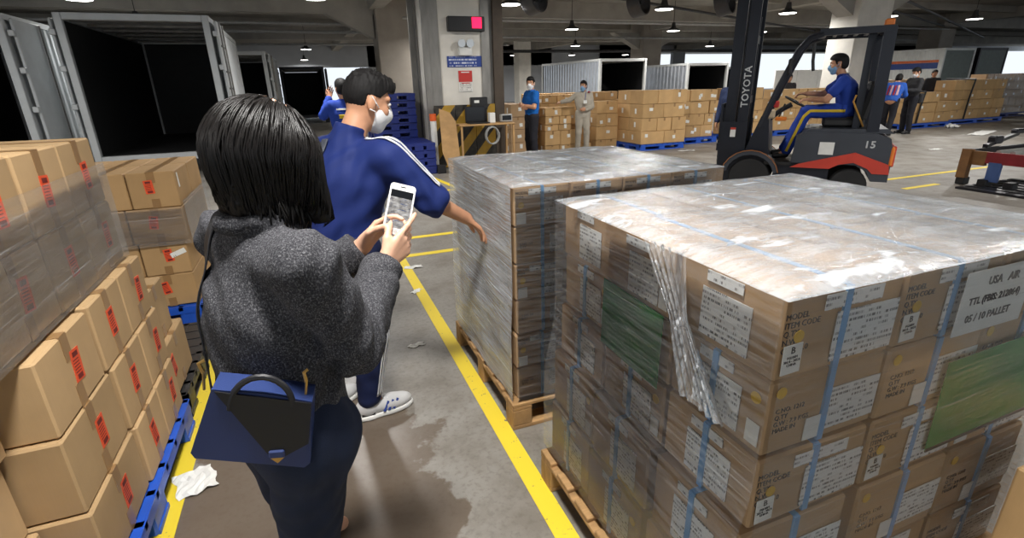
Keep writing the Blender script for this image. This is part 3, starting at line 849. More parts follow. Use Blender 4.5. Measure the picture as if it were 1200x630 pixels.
# ------------------------------------------------------------------ stacks of empty dark blue pallets by the left column
for k in range(10):
    plastic_pallet(1.28, 11.0 + .02 * (k % 3), .9, 1.1, 'dark blue pallet, %s from the bottom of the tall empty stack' % ORD[k], M_DBLUEP, z=k * .146, group='tall stack of empty pallets')
for k in range(4):
    plastic_pallet(1.62, 9.75, .62, 1.1, 'dark blue pallet, %s from the bottom of the low empty stack' % ORD[k], M_DBLUEP, z=k * .146, group='low stack of empty pallets')

# ------------------------------------------------------------------ shipping containers
M_CONT = mat('container_grey', (194, 198, 200), .45, .15, var=.1, scale=2)
M_CONTW = mat('container_white', (206, 208, 206), .45, .2, var=.1, scale=2)
M_ALU = mat('ribbed_aluminium', (196, 200, 206), .28, .75, var=.12, scale=3)
M_INSHADE = mat('inner_shade_dark_floor', (30, 31, 33), .6, var=.2)  # near-black colour standing in for shade inside open containers; also their dark floors
M_CGREEN = mat('grey_green_panel', (106, 116, 112), .5, .2, var=.1)
M_SBLUE = mat('stripe_blue', (44, 66, 128), .5); M_SORNG = mat('stripe_orange', (206, 104, 56), .5)
def container(x0, y0, w, L, z0, h, label, m=M_CONT, m_side=None, doors=True, rz=0.0, open_=True, plain=False):
    r = empty('shipping_container', (x0, y0, z0), rz, label, 'container')
    ms = m_side or m
    if z0 > 0:
        for sx in (.12, w - .12):
            for sy in (.3, L - .3): MB().box((sx, sy, -z0 / 2), (.2, .5, z0)).build('support_block', M_STEELD, r)
    for sx in (0, w):
        for sy in (.06, L - .06): MB().cbox((sx + (.06 if sx == 0 else -.06), sy, h / 2), (.12, .12, h), .01).build('corner_post', m, r)
    MB().cbox((w / 2, .06, h - .06), (w - .24, .11, .12), .01).build('header', m, r)
    MB().cbox((w / 2, .06, .07), (w - .24, .11, .14), .01).build('sill', m, r)
    nrib = int(L / .28)
    for nm, sx, sg in (('left', 0, 1), ('right', w, -1)):
        mb = MB(); vs = []; p = []
        for k in range(nrib):
            y = .12 + k * (L - .24) / nrib; q = (L - .24) / nrib
            p += [(sx + sg * .02, y), (sx + sg * .02, y + q * .4), (sx + sg * .055, y + q * .55), (sx + sg * .055, y + q * .85)]
        p.append((sx + sg * .02, L - .12))
        for zz in (.12, h - .1): vs += [(a, b, zz) for a, b in p]
        n_ = len(p)
        mb.add(vs, [(i, i + 1, n_ + i + 1, n_ + i) for i in range(n_ - 1)])
        mb.build('side_wall', ms, r)
        MB().box((sx + sg * .04, L / 2, h - .05), (.08, L - .2, .1)).build('top_rail', m, r)
        MB().box((sx + sg * .04, L / 2, .06), (.08, L - .2, .12)).build('bottom_rail', m, r)
        MB().box((sx + sg * .075, L / 2, h / 2), (.012, L - .3, h - .24)).build('inner_shade_sheet', M_INSHADE if open_ else ms, r)  # added sheet; in open containers its dark colour stands in for shade
    MB().box((w / 2, L / 2, h - .02), (w - .16, L - .2, .04)).build('roof', m, r)
    for k in range(6): MB().box((w / 2, .5 + k * (L - 1) / 5, h - .075), (w - .2, .08, .05)).build('roof_rib', M_GUARD, r)
    MB().box((w / 2, L / 2, .1), (w - .16, L - .2, .05)).build('floor_panel', M_INSHADE, r)
    MB().box((w / 2, L - .05, h / 2), (w - .24, .04, h - .2)).build('end_wall', M_INSHADE if open_ else m, r)
    if not open_: MB().box((w / 2, .05, h / 2), (w - .24, .04, h - .2)).build('front_wall', M_CGREEN, r)
    if doors:
        for sx, sg in ((0, -1), (w, 1)):
            dw = w / 2 - .06
            dr = MB().cbox((sx + sg * .09, .1 + dw / 2, h / 2 + .02), (.05, dw, h - .2), .012).build('door', m, r)
            for zz in (() if plain else (.2, .5, .62, .8)): MB().box((sx + sg * .118, .1 + dw / 2, h * zz), (.012, dw * .8, .035)).build('crease', M_STEELD, dr)
            for fy in ((.9,) if plain else (.25, .7)): MB().cyl((sx + sg * .135, .1 + dw * fy, .15), (sx + sg * .135, .1 + dw * fy, h - .1), .016, 8).build('lock_rod', M_GUARD, dr)
            for zz in (.15, .4, .65, .88): MB().cbox((sx + sg * .07, .06, h * zz), (.09, .09, .1), .01).build('hinge', m, dr)
    return r
container(-3.86, 12.2, 2.42, 6.1, .3, 2.66, 'open pale grey shipping container with an unlit, dark-coloured empty inside at left', rz=.02)
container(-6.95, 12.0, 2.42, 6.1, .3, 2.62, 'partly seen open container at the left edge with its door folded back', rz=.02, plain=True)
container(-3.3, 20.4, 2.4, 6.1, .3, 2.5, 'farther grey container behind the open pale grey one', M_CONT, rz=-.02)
container(-.75, 27.5, 1.95, 6.1, .25, 2.3, 'dark open container far down the aisle beyond the left column', M_STEELD)
container(12.36, 21.0, 2.45, 6.1, .0, 2.52, 'open dark container with shiny ribbed side behind the man in grey', M_CONTW, M_ALU, False)
container(17.1, 21.0, 2.45, 6.1, .0, 2.3, 'open dark container beyond the forklift mast with foil-like side', M_CONTW, M_ALU, False)
container(22.6, 24.5, 2.45, 6.1, .0, 2.2, 'open dark container far behind the forklift driver', M_CONTW, M_ALU, False)
rc = container(30.0, 17.75, 2.44, 6.1, .1, 2.66, 'closed white ribbed container with orange and blue bands at right', M_CONTW, None, False, open_=False)
for zz, hh, m_, nm in ((1.95, .28, M_SBLUE, 'blue_band'), (2.16, .12, M_SORNG, 'orange_band')):
    MB().box((.008, 3.05, zz - .1), (.012, 5.7, hh)).build(nm, m_, rc)
container(33.6, 18.2, 2.44, 6.1, .1, 2.7, 'dark grey container right of the white banded one', M_STEELD, None, False, open_=False)
# white counter front and boards beyond the forklift
r = empty('white_partition', (21.5, 20.0, 0), 0, 'long white panelled partition behind the forklift driver', 'partition')
for k in range(5): MB().cbox((.7 + 1.42 * k, 0, .95), (1.4, .05, 1.9), .008).build('panel', M_WHITE, r)
# drum fans under the ceiling
M_FAN = mat('fan_grey', (70, 70, 72), .45, .4)
for k, (x, y, z_) in enumerate(((6.25, 14.2, 3.72), (9.45, 14.0, 3.70), (11.95, 13.3, 3.70))):
    r = empty('drum_fan', (x, y, z_), .5, 'dark round drum fan under the ceiling, %s from the left' % ORD[k], 'fan', 'drum fans')
    A = Matrix.Rotation(math.radians(80), 4, 'X')
    mb = MB(); n_ = 24; vs = []
    for rr_, zz in ((.36, -.2), (.38, -.18), (.38, .18), (.36, .2), (.34, .18), (.34, -.18)):
        for q in range(n_): vs.append((rr_ * math.cos(6.2832 * q / n_), rr_ * math.sin(6.2832 * q / n_), zz))
    mb.add(vs, [(i * n_ + q, i * n_ + (q + 1) % n_, ((i + 1) % 6) * n_ + (q + 1) % n_, ((i + 1) % 6) * n_ + q) for i in range(6) for q in range(n_)], A)
    mb.build('drum', M_FAN, r, True)
    MB().lathe([(.06, -.1), (.07, .1)], 12, A).build('motor', M_BLACK, r)
    for q in range(5): MB().box((.2, 0, 0), (.26, .1, .012), A @ rotz(q * 1.2566) @ Matrix.Rotation(.5, 4, 'X')).build('blade', M_FAN, r)
    MB().cyl((0, 0, .37), (0, 0, 1.09), .015, 6).build('hanger', M_BLACK, r)

# ------------------------------------------------------------------ background cartons
FLAB = ((.10, .07), (.07, .10), (.08, .08))
def block(x0, y0, layers, z0, what, group, deep=.5, m=M_CARDF, seed=1, side=True, label_n=1, tilt=0.0, back=0):
    """layers: from the bottom, each (height, [widths]); front face at y0, left edge at x0; 'back' adds rows behind along the left side"""
    rj = random.Random(seed); z = z0
    for L, (h_, ws) in enumerate(layers):
        for b in range(back + 1):
            x = x0
            for i, w_ in enumerate(ws if b == 0 else ws[:1]):
                d = (w_ - .012, deep - .012, h_ - .006)
                jy = rj.uniform(-.02, .02)
                lw = 'bottom' if L == 0 else ('top' if L == len(layers) - 1 else ORD[L])
                o = carton(x + w_ / 2, y0 + deep / 2 + b * deep + jy, z, d, m, ('carton, %s layer, %s from left, %s' if b == 0 else 'carton, %s layer, %s row back, %s') % (lw, ORD[i if b == 0 else b], what), group, rj.uniform(-.015, .015))
                if b == 0:
                    for q in range(label_n if rj.random() < .8 else 0):
                        lw_, lh_ = rj.choice(FLAB)
                        sheet('paper_label', o, lw_, lh_, M_LABF, '-y', (rj.uniform(-.3, .3) * w_, -d[1] / 2 - .001, d[2] * rj.uniform(.3, .7)), rj.uniform(-.1, .1))
                    if rj.random() < .6:
                        mb = MB().box((0, 0, d[2] + .001), (.05, d[1] + .002, .002)); mb.box((0, -d[1] / 2 - .001, d[2] * .88), (.05, .002, d[2] * .24)); mb.build('tape', M_TAPE, o)
                if side and i == 0 and rj.random() < .6:
                    sheet('paper_label', o, .07, .12, M_LABF, '-x', (-d[0] / 2 - .001, rj.uniform(-.1, .1), d[2] * .5))
                x += w_
        z += h_
# stacks left of and behind the two standing men
block(4.45, 11.5, [(.28, [.36]), (.30, [.36]), (.28, [.38]), (.29, [.36])], 0, 'narrow stack right beside the column guard', 'cartons by the column', .45, M_CARDB, 21, back=1)
block(4.86, 11.75, [(.42, [.4]), (.38, [.4]), (.34, [.4])], 0, 'brown stack behind the man in blue', 'cartons behind the blue shirt', .5, M_CARDB, 22)
block(5.33, 11.5, [(.16, [.40, .46, .42]), (.34, [.42, .44]), (.15, [.36, .36]), (.19, [.38, .32]), (.20, [.44, .34])], 0, 'stepped stack between the two standing men', 'cartons between the two men', .42, M_CARDF, 23)
block(5.3, 12.3, [(.55, [.5, .5, .5]), (.55, [.5, .5, .5]), (.2, [.34, .4, .36, .4])], 0, 'stack behind the stepped cartons', 'cartons behind the stepped stack', .5, M_CARDF, 24, side=False)
block(6.70, 11.45, [(.22, [.28, .34]), (.32, [.62]), (.31, [.28, .34]), (.29, [.6])], 0, 'stack right of the man in grey', 'cartons beside the man in grey', .5, M_CARDF, 25)
# long stack on the two blue pallets
G1 = 'cartons on the blue pallets in mid hall'
plastic_pallet(7.36, 10.52, 1.3, 1.15, 'blue pallet under the tall carton stack left of the forklift', M_BLUEP)
block(7.40, 10.56, [(.30, [.66, .62]), (.30, [.44, .42, .42]), (.32, [.60, .62]), (.31, [.42, .42, .44])], .148, 'tall stack on blue pallet left of the forklift', G1, .55, M_CARDF, 31, label_n=1, back=1)
plastic_pallet(9.0, 11.1, 1.2, 1.15, 'blue pallet with cartons and a gap, behind the forklift mast', M_BLUEP)
block(8.86, 11.25, [(.30, [.40, .5, .4]), (.29, [.3, .34, .36, .3]), (.32, [.5, .62, .3]), (.28, [.46, .46, .42])], .148, 'stack on blue pallet next to the forklift mast', G1, .55, M_CARDF, 32, label_n=2)
block(5.7, 13.4, [(.55, [.6] * 5), (.55, [.6] * 5), (.22, [.5, .42, .5, .46, .5, .44])], 0, 'back row behind the men', 'cartons in the back row', .5, M_CARDF, 33, side=False)
plastic_pallet(10.6, 11.2, 1.25, 1.15, 'blue pallet under cartons seen through the forklift frame', M_BLUEP)
block(10.6, 11.25, [(.30, [.6, .62]), (.30, [.4, .42, .42]), (.30, [.62, .6]), (.30, [.5, .66])], .148, 'stack seen under the forklift guard', 'cartons behind the forklift', .5, M_CARDF, 34)
plastic_pallet(12.5, 11.4, 2.3, 1.15, 'long blue pallet under cartons behind the forklift driver', M_BLUEP)
block(12.5, 11.45, [(.30, [.6, .62, .5, .5]), (.30, [.4, .42, .42, .5, .4]), (.26, [.62, .6, .9]), (.26, [.5, .66, .5, .5])], .148, 'stack behind the forklift driver', 'cartons behind the forklift driver', .5, M_CARDF, 35)
# right side stacks with black straps
plastic_pallet(16.95, 10.7, 2.2, 1.2, 'blue pallet under the low carton stack with black strap', M_BLUEP)
block(17.0, 10.75, [(.31, [.55, .85, .75]), (.30, [.6, .8, .75]), (.30, [.9, .55])], .148, 'low strapped stack right of the two talking men', 'cartons in the low strapped stack', .55, M_CARDF, 41)
plastic_pallet(19.5, 10.95, 2.9, 1.2, 'blue pallet under the taller carton stack with black strap', M_BLUEP)
block(19.5, 11.0, [(.30, [.9, .62, .7, .6]), (.31, [.62, .9, .7, .6]), (.30, [.5, .7, .9, .6]), (.31, [.95, 1.2, .6])], .148, 'taller strapped stack at right', 'cartons in the taller strapped stack', .6, M_CARDF, 42)
def strap(x, y, zt, yb, label):
    o = MB().tube([(x, y - .012, .16), (x + .03, y - .012, zt * .6), (x + .12, y - .012, zt + .01), (x + .5, yb, zt + .03)], .028, 6).build('cargo_strap', M_BLACK); tag(o, label, 'strap')
strap(17.5, 10.70, 1.06, 11.6, 'black strap over the low carton stack at right')
strap(20.2, 10.93, 1.37, 12.0, 'black strap over the taller carton stack at right')
plastic_pallet(22.8, 11.9, 3.6, 1.2, 'dark pallet under the wrapped grid of small cartons, far right', M_DBLUEP)
block(22.8, 11.95, [(.275, [.44] * 8)] * 5, .148, 'film-wrapped grid stack at the far right', 'cartons in the wrapped grid at right', .5, M_CARDB, 43, side=False)
block(18.4, 13.4, [(.28, [.42] * 10)] * 5, .0, 'wrapped back row behind the strapped stacks', 'cartons in the wrapped back row', .5, M_CARDB, 44, side=False)
for lab, x0, x1, y, z1 in (('film round the grid of cartons at the far right', 22.78, 26.34, 11.92, 1.53), ('film round the back row behind the strapped stacks', 18.38, 22.6, 13.37, 1.41)):
    f = empty('stretch_film', (0, 0, 0), 0, lab, 'film'); a = MB(); film_wall(a, (x0, y), (x1, y), .15, z1, (0, -1), .025, .006, 60, 20); a.build('front_film', M_FILML, f, 'all')

# ------------------------------------------------------------------ roller table and floor track at right
M_DRED = mat('dark_red_steel', (128, 34, 40), .5, .2, var=.2)
M_BRONZ = mat('brown_post', (120, 84, 48), .6, .2, var=.25)
M_ROLL = mat('zinc_roller', (186, 186, 182), .35, .7)
M_LBLUE = mat('blue_leg', (60, 84, 132), .5, var=.2)
r = empty('roller_table', (9.2, 4.8, 0), 0, 'red edged steel roller table on short legs at the right edge', 'roller table')
MB().bb(0, -4.2, .34, .05, -.25, .50).build('side_beam', M_DRED, r); MB().bb(1.5, -4.2, .36, 1.55, 0, .50).build('side_beam', M_STEELD, r)
MB().bb(0.0, -.25, .30, .06, -.02, .5).build('end_plate', M_BRONZ, r)
MB().bb(.02, -.06, .32, 1.53, 0, .52).build('end_beam', M_STEELD, r)
MB().bar((-.02, -.02, .1), (.02, .0, .52), .1, .12, up=(0, 1, 0)).build('corner_post', M_BRONZ, r)
for k in range(22): MB().cyl((.06, -.35 - .17 * k, .50), (1.49, -.35 - .17 * k, .50), .035, 8).build('roller', M_ROLL, r, True)
for yy in (-.38, -1.5, -2.8): MB().cbox((.02, yy, .22), (.05, .16, .28), .006).build('leg', M_LBLUE, r)
for yy in (-.02, -.3, -.62, -1.4, -1.7): MB().cbox((.02, yy, .055), (.14, .12, .11), .01).build('foot', M_BLACK, r)
MB().bar((.2, -.1, .56), (1.9, .35, .62), .06, .05).build('push_bar', M_STEELD, r); MB().cbox((.62, .0, .62), (.2, .12, .12), .02).build('handle_block', M_STEELD, r); MB().cbox((1.85, .33, .66), (.24, .1, .08), .02).build('handle_block', M_STEELD, r)
r = empty('floor_track', (8.75, 4.7, 0), 0, 'black slatted steel track on the floor beside the roller table', 'track')
for k in range(7): MB().bb(.0 + .21 * k, -4.2, .002, .13 + .21 * k, -.1, .03).build('slat', M_STEELD, r)
# litter
def crumple(name, x, y, w, h, label, seed, lift=.02, rz=0.0):
    q = random.Random(seed); pz = [[q.uniform(0, lift) for _ in range(8)] for _ in range(8)]
    o = MB().grid(lambda u, v: ((u - .5) * w + .008 * math.sin(v * 9 + seed), (v - .5) * h + .008 * math.sin(u * 11), .003 + pz[int(u * 7)][int(v * 7)]), 7, 7).build(name, M_PAPER)
    o.location = (x, y, 0); o.rotation_euler = (0, 0, rz); md = o.modifiers.new('thickness', 'SOLIDIFY'); md.thickness = .0015
    tag(o, label, 'paper')
crumple('paper_scrap', -.665, 2.17, .15, .17, 'crumpled white paper on the left yellow line', 3, .014, .3)
crumple('paper_scrap', .47, 3.02, .1, .045, 'white paper slip on the floor near the man\'s shoe', 5, .006, .2)
crumple('paper_scrap', .75, 4.55, .16, .07, 'torn white paper on the yellow line corner', 6, .012, .1)
crumple('paper_scrap', .66, 3.95, .1, .05, 'small torn paper beside the right yellow line', 8, .008, .9)
crumple('paper_scrap', 18.6, 10.3, .5, .25, 'white plastic scrap on floor before the strapped stacks', 9, .12, .2)
crumple('paper_scrap', 17.5, 8.9, 1.6, .35, 'pale flattened plastic on the far right floor', 10, .02, .3)
crumple('paper_scrap', 13.0, 7.4, .35, .12, 'white slip on floor behind the forklift', 12, .01, .1)
crumple('paper_scrap', 8.3, 10.0, .4, .06, 'white strip lying before the blue pallet', 13, .02, -.3)
# things half seen behind the near left stack
block(-4.9, 6.4, [(.3, [.6, .6]), (.32, [.6, .6]), (.32, [.6, .6]), (.34, [.6, .6])], 0, 'stack behind the near left cartons at the edge', 'cartons at the far left edge', .5, M_CARD, 51)
r = empty('pallet_jack', (-2.75, 5.0, 0), .3, 'black pallet jack whose looped handle shows behind the near left cartons', 'pallet jack')
for s_ in (-1, 1): MB().cbox((s_ * .19, .7, .07), (.15, 1.15, .06), .01).build('fork', M_BLACK, r); MB().cyl((s_ * .06 - .03, -.02, .09), (s_ * .06 + .03, -.02, .09), .09, 14).build('wheel', M_TYRE if 'M_TYRE' in globals() else M_BLACK, r)
MB().cbox((0, .1, .22), (.3, .2, .36), .03).build('pump_body', M_BLACK, r); MB().tube([(0, .05, .4), (0, -.02, 1.12)], .02, 8).build('handle_shaft', M_BLACK, r)
MB().tube([(0, -.02, 1.12), (-.14, -.03, 1.2), (-.16, -.035, 1.33), (-.10, -.04, 1.38), (.10, -.04, 1.38), (.16, -.035, 1.33), (.14, -.03, 1.2), (0, -.02, 1.12)], .014, 6).build('handle_loop', M_BLACK, r, True)
# ------------------------------------------------------------------ forklift truck
M_FLG = mat('forklift_slate', (58, 62, 70), .4, .1, var=.12, scale=4)
M_FLN = mat('mast_navy', (30, 34, 44), .4, .3, var=.15, scale=4)
M_FLR = mat('forklift_red', (196, 62, 46), .42, var=.08)
M_FLO = mat('forklift_orange', (224, 122, 40), .45)
M_SEAT = mat('black_vinyl', (28, 28, 30), .5, var=.15)
M_TYRE = mat('tyre_rubber', (32, 32, 33), .8, var=.15)
FL = empty('forklift', (7.19, 4.66, 0), math.atan2(.765, -.644), 'dark grey and red forklift with tall mast, driven by a man in blue', 'forklift')
XZ = Matrix(((1, 0, 0, 0), (0, 0, -1, 0), (0, 1, 0, 0), (0, 0, 0, 1)))     # prism xy -> local xz, extruded along -y
def slab(poly, y0, y1): return MB().prism(poly, -y1, -y0, XZ)
slab([(0.0, .30), (.0, .66), (.05, .84), (.20, .90), (.42, .90), (.42, .62), (.66, .50), (.66, .46), (.52, .50), (.38, .50), (.24, .42), (.18, .30)], -.5, .5).build('counterweight', M_FLG, FL)
slab([(.42, .62), (.42, .90), (1.02, .90), (1.10, .84), (1.12, .5), (.66, .5)], -.5, .5).build('battery_hood', M_FLG, FL)
hd = slab([(.02, .90), (.10, .955), (.95, .94), (1.04, .90)], -.47, .47).build('hood_lid', M_FLG, FL)
for s_ in (-1, 1):
    y_ = .502 * s_
    slab([(.0, .40), (.02, .52), (.40, .66), (1.02, .49), (1.12, .44), (.66, .44), (.56, .5), (.4, .53), (.24, .46), (.18, .40)], min(y_, y_ + .012 * s_), max(y_, y_ + .012 * s_)).build('red_panel', M_FLR, FL)
MB().cbox((-.012, 0, .62), (.04, .96, .26), .012).build('rear_panel', M_FLR, FL)
for s_ in (-1, 1): MB().cbox((.01, s_ * .47, .62), (.05, .08, .25), .02).build('tail_lamp', M_FLO, FL)
slab([(.66, .24), (.66, .5), (1.12, .5), (1.30, .46), (1.34, .24)], -.46, .46).build('chassis', M_FLN, FL)
slab([(1.12, .46), (1.12, .50), (1.45, .50), (1.45, .46)], -.5, .5).build('floor_step', M_BLACK, FL)
slab([(1.40, .5), (1.46, 1.05), (1.56, 1.10), (1.72, .62), (1.74, .5)], -.46, .46).build('dash_cowl', M_FLN, FL)
for s_ in (-1, 1):
    mb = MB(); pts = [(1.62 + .36 * math.cos(a), .30 + .34 * math.sin(a)) for a in [math.radians(k) for k in range(10, 171, 16)]]
    inner = [(1.62 + .31 * math.cos(a), .30 + .29 * math.sin(a)) for a in [math.radians(k) for k in range(170, 9, -16)]]
    slab(pts + inner, .32 * s_ if s_ > 0 else -.56, .56 if s_ > 0 else -.32).build('front_fender', M_FLG, FL)
    ed = [(1.62 + .37 * math.cos(a), .565 * s_, .30 + .35 * math.sin(a)) for a in [math.radians(k) for k in range(10, 171, 16)]]
    MB().tube(ed, .007, 6).build('fender_edge', mat('dull_orange', (150, 96, 52), .6), FL)
def wheel(x, y, r_, w_):
    A = T(x, y, r_) @ Matrix.Rotation(math.pi / 2, 4, 'X')
    wh = MB().lathe([(r_ * .6, -w_ / 2), (r_ * .95, -w_ / 2), (r_, -w_ * .35), (r_, w_ * .35), (r_ * .95, w_ / 2), (r_ * .6, w_ / 2)], 28, A).build('wheel', M_TYRE, FL, True)
    MB().lathe([(r_ * .1, -w_ * .45), (r_ * .58, -w_ * .42), (r_ * .58, w_ * .42), (r_ * .1, w_ * .45)], 20, A).build('rim', M_PIPE, wh, True)
for s_ in (-1, 1): wheel(1.62, s_ * .44, .27, .2); wheel(.42, s_ * .40, .22, .17)
# mast: outer and inner channels, cross members, cylinders, carriage, forks
for s_ in (-1, 1):
    for nm, x0, x1, zt_, yy in (('outer_mast_rail', 1.73, 1.86, 2.9, .40), ('inner_mast_rail', 1.90, 2.04, 3.25, .33)):
        mb = MB(); mb.bb(x0, s_ * yy - .035, .08, x1, s_ * yy + .035, zt_); mb.build(nm, M_FLN, FL)
    MB().bb(1.72, s_ * .44 - .012, .1, 2.06, s_ * .44 + .012, 1.02).build('mast_side_plate', M_FLN, FL)
    MB().cyl((1.80, s_ * .28, .15), (1.80, s_ * .28, 2.4), .035, 12).build('lift_cylinder', M_STEELD, FL, True)
    MB().bb(1.97, s_ * .25 - .05, .06, 2.03, s_ * .25 + .05, .75).build('fork_shank', M_BLACK, FL)
    mb = MB(); mb.prism([(2.0, .05), (3.0, .05), (3.05, .06), (2.98, .085), (2.0, .1)], -s_ * .25 - .05, -s_ * .25 + .05, XZ); mb.build('fork', M_BLACK, FL)
for zz in (.35, 1.25, 2.05, 2.85): MB().bb(1.76, -.40, zz, 1.84, .40, zz + .1).build('mast_cross_member', M_FLN, FL)
for zz in (.25, .62): MB().bb(2.05, -.45, zz, 2.10, .45, zz + .1).build('carriage_bar', M_FLN, FL)
for k in range(5): MB().bb(2.06, -.42 + .205 * k, .72, 2.09, -.39 + .205 * k, 1.25).build('backrest_bar', M_FLN, FL)
MB().bb(2.06, -.44, 1.22, 2.09, .44, 1.26).build('backrest_rail', M_FLN, FL)
for s_ in (-1, 1): MB().bb(1.92, s_ * .08 - .02, .6, 1.94, s_ * .08 + .02, 2.9).build('lift_chain', M_STEELD, FL)
t_ = link('lettering', text_mesh('TOYOTA', .125, mat('mast_lettering', (196, 198, 200), .5), .001, spacing=1.05, bold=.002), FL, face_m('+y', (1.795, .437, 1.48), math.pi / 2))
sheet('warning_label', FL, .07, .13, M_PAPER, '+y', (1.90, .455, .88)); sheet('warning_label', FL, .07, .03, M_FLR, '+y', (1.90, .457, .93))
# overhead guard
for s_ in (-1, 1):
    MB().tube([(1.56, s_ * .43, .95), (1.40, s_ * .44, 1.45), (1.22, s_ * .45, 1.92), (1.12, s_ * .45, 2.05), (.98, s_ * .45, 2.10)], .042, 8).build('front_pillar', M_FLN, FL, True)
    MB().bb(.24, s_ * .45 - .035, 2.07, 1.02, s_ * .45 + .035, 2.15).build('guard_rail', M_FLN, FL)
    MB().bar((.26, s_ * .45, .92), (.29, s_ * .45, 2.14), .06, .13, up=(1, 0, 0)).build('rear_pillar', M_FLN, FL)
for k in range(6): MB().bb(.34 + .12 * k, -.42, 2.09, .38 + .12 * k, .42, 2.13).build('guard_bar', M_FLN, FL)
for xx in (.27, .98): MB().bb(xx - .03, -.45, 2.08, xx + .05, .45, 2.14).build('guard_cross_bar', M_FLN, FL)
MB().bar((.44, .3, .95), (.45, .3, 2.1), .05, .08, up=(1, 0, 0)).build('hose_post', M_FLN, FL)
for s_ in (-1, 1): MB().tube([(.36, s_ * .34, .97), (.52, s_ * .36, 1.28), (.5, s_ * .36, 1.36)], .011, 6).build('hip_restraint', mat('dull_yellow', (176, 128, 48), .6), FL, True)
bc = MB().cbox((.30, .3, 2.19), (.1, .1, .08), .015).build('beacon', M_FLO, FL)
MB().cbox((1.30, .5, 1.72), (.05, .16, .2), .02).build('mirror', M_BLACK, FL); MB().tube([(1.24, .45, 1.86), (1.29, .5, 1.78)], .01, 6).build('mirror_arm', M_BLACK, FL)
MB().tube([(1.06, .45, 1.98), (1.05, .46, 1.78), (1.03, .46, 1.66)], .022, 6).build('work_lamp_stalk', M_BLACK, FL)
# seat
MB().cbox((.58, 0, 1.01), (.48, .48, .12), .03).build('seat_cushion', M_SEAT, FL)
MB().cbox((0, 0, 0), (.13, .46, .5), .04, T(.36, 0, 1.27) @ Matrix.Rotation(-.16, 4, 'Y')).build('seat_back', M_SEAT, FL)
# steering
MB().tube([(1.50, 0, 1.02), (1.34, 0, 1.16), (1.22, 0, 1.235)], .035, 8).build('steering_column', M_BLACK, FL, True)
A = T(1.17, 0, 1.26) @ Matrix.Rotation(math.radians(-28), 4, 'Y')
sw = MB().tube([(.16 * math.cos(a * .2618), .16 * math.sin(a * .2618), 0) for a in range(25)], .014, 6, False, A).build('steering_wheel', M_BLACK, FL, True)
MB().box((0, 0, 0), (.3, .03, .012), A).build('spoke', M_BLACK, sw); MB().lathe([(.05, -.02), (.045, .02)], 12, A).build('hub', M_BLACK, sw)
MB().cbox((1.46, .3, 1.12), (.12, .1, .12), .02).build('control_box', mat('beige_box', (196, 178, 150), .6), FL)
MB().cbox((1.40, .36, 1.25), (.07, .06, .09), .015).build('red_grip', M_SIGNR, FL)
MB().tube([(1.36, .2, 1.05), (1.30, .22, 1.25)], .012, 6).build('lever', M_BLACK, FL); MB().cbox((1.32, .36, 1.06), (.14, .04, .05), .01).build('orange_lever', M_FLO, FL)
link('lettering', text_mesh('15', .12, mat('badge_grey', (186, 188, 190), .5), .001, spacing=1.1, bold=.003), FL, face_m('+y', (.26, .503, .76)))
sheet('paper_notice', FL, .17, .16, M_PAPER, '+y', (.73, .503, .70))
# ------------------------------------------------------------------ smooth blended bodies (implicit surfaces meshed once)
f32 = np.float32
def V(*a): return np.array(a, dtype=np.float64)
def unit(v): v = np.asarray(v, float); return v / (np.linalg.norm(v) + 1e-9)

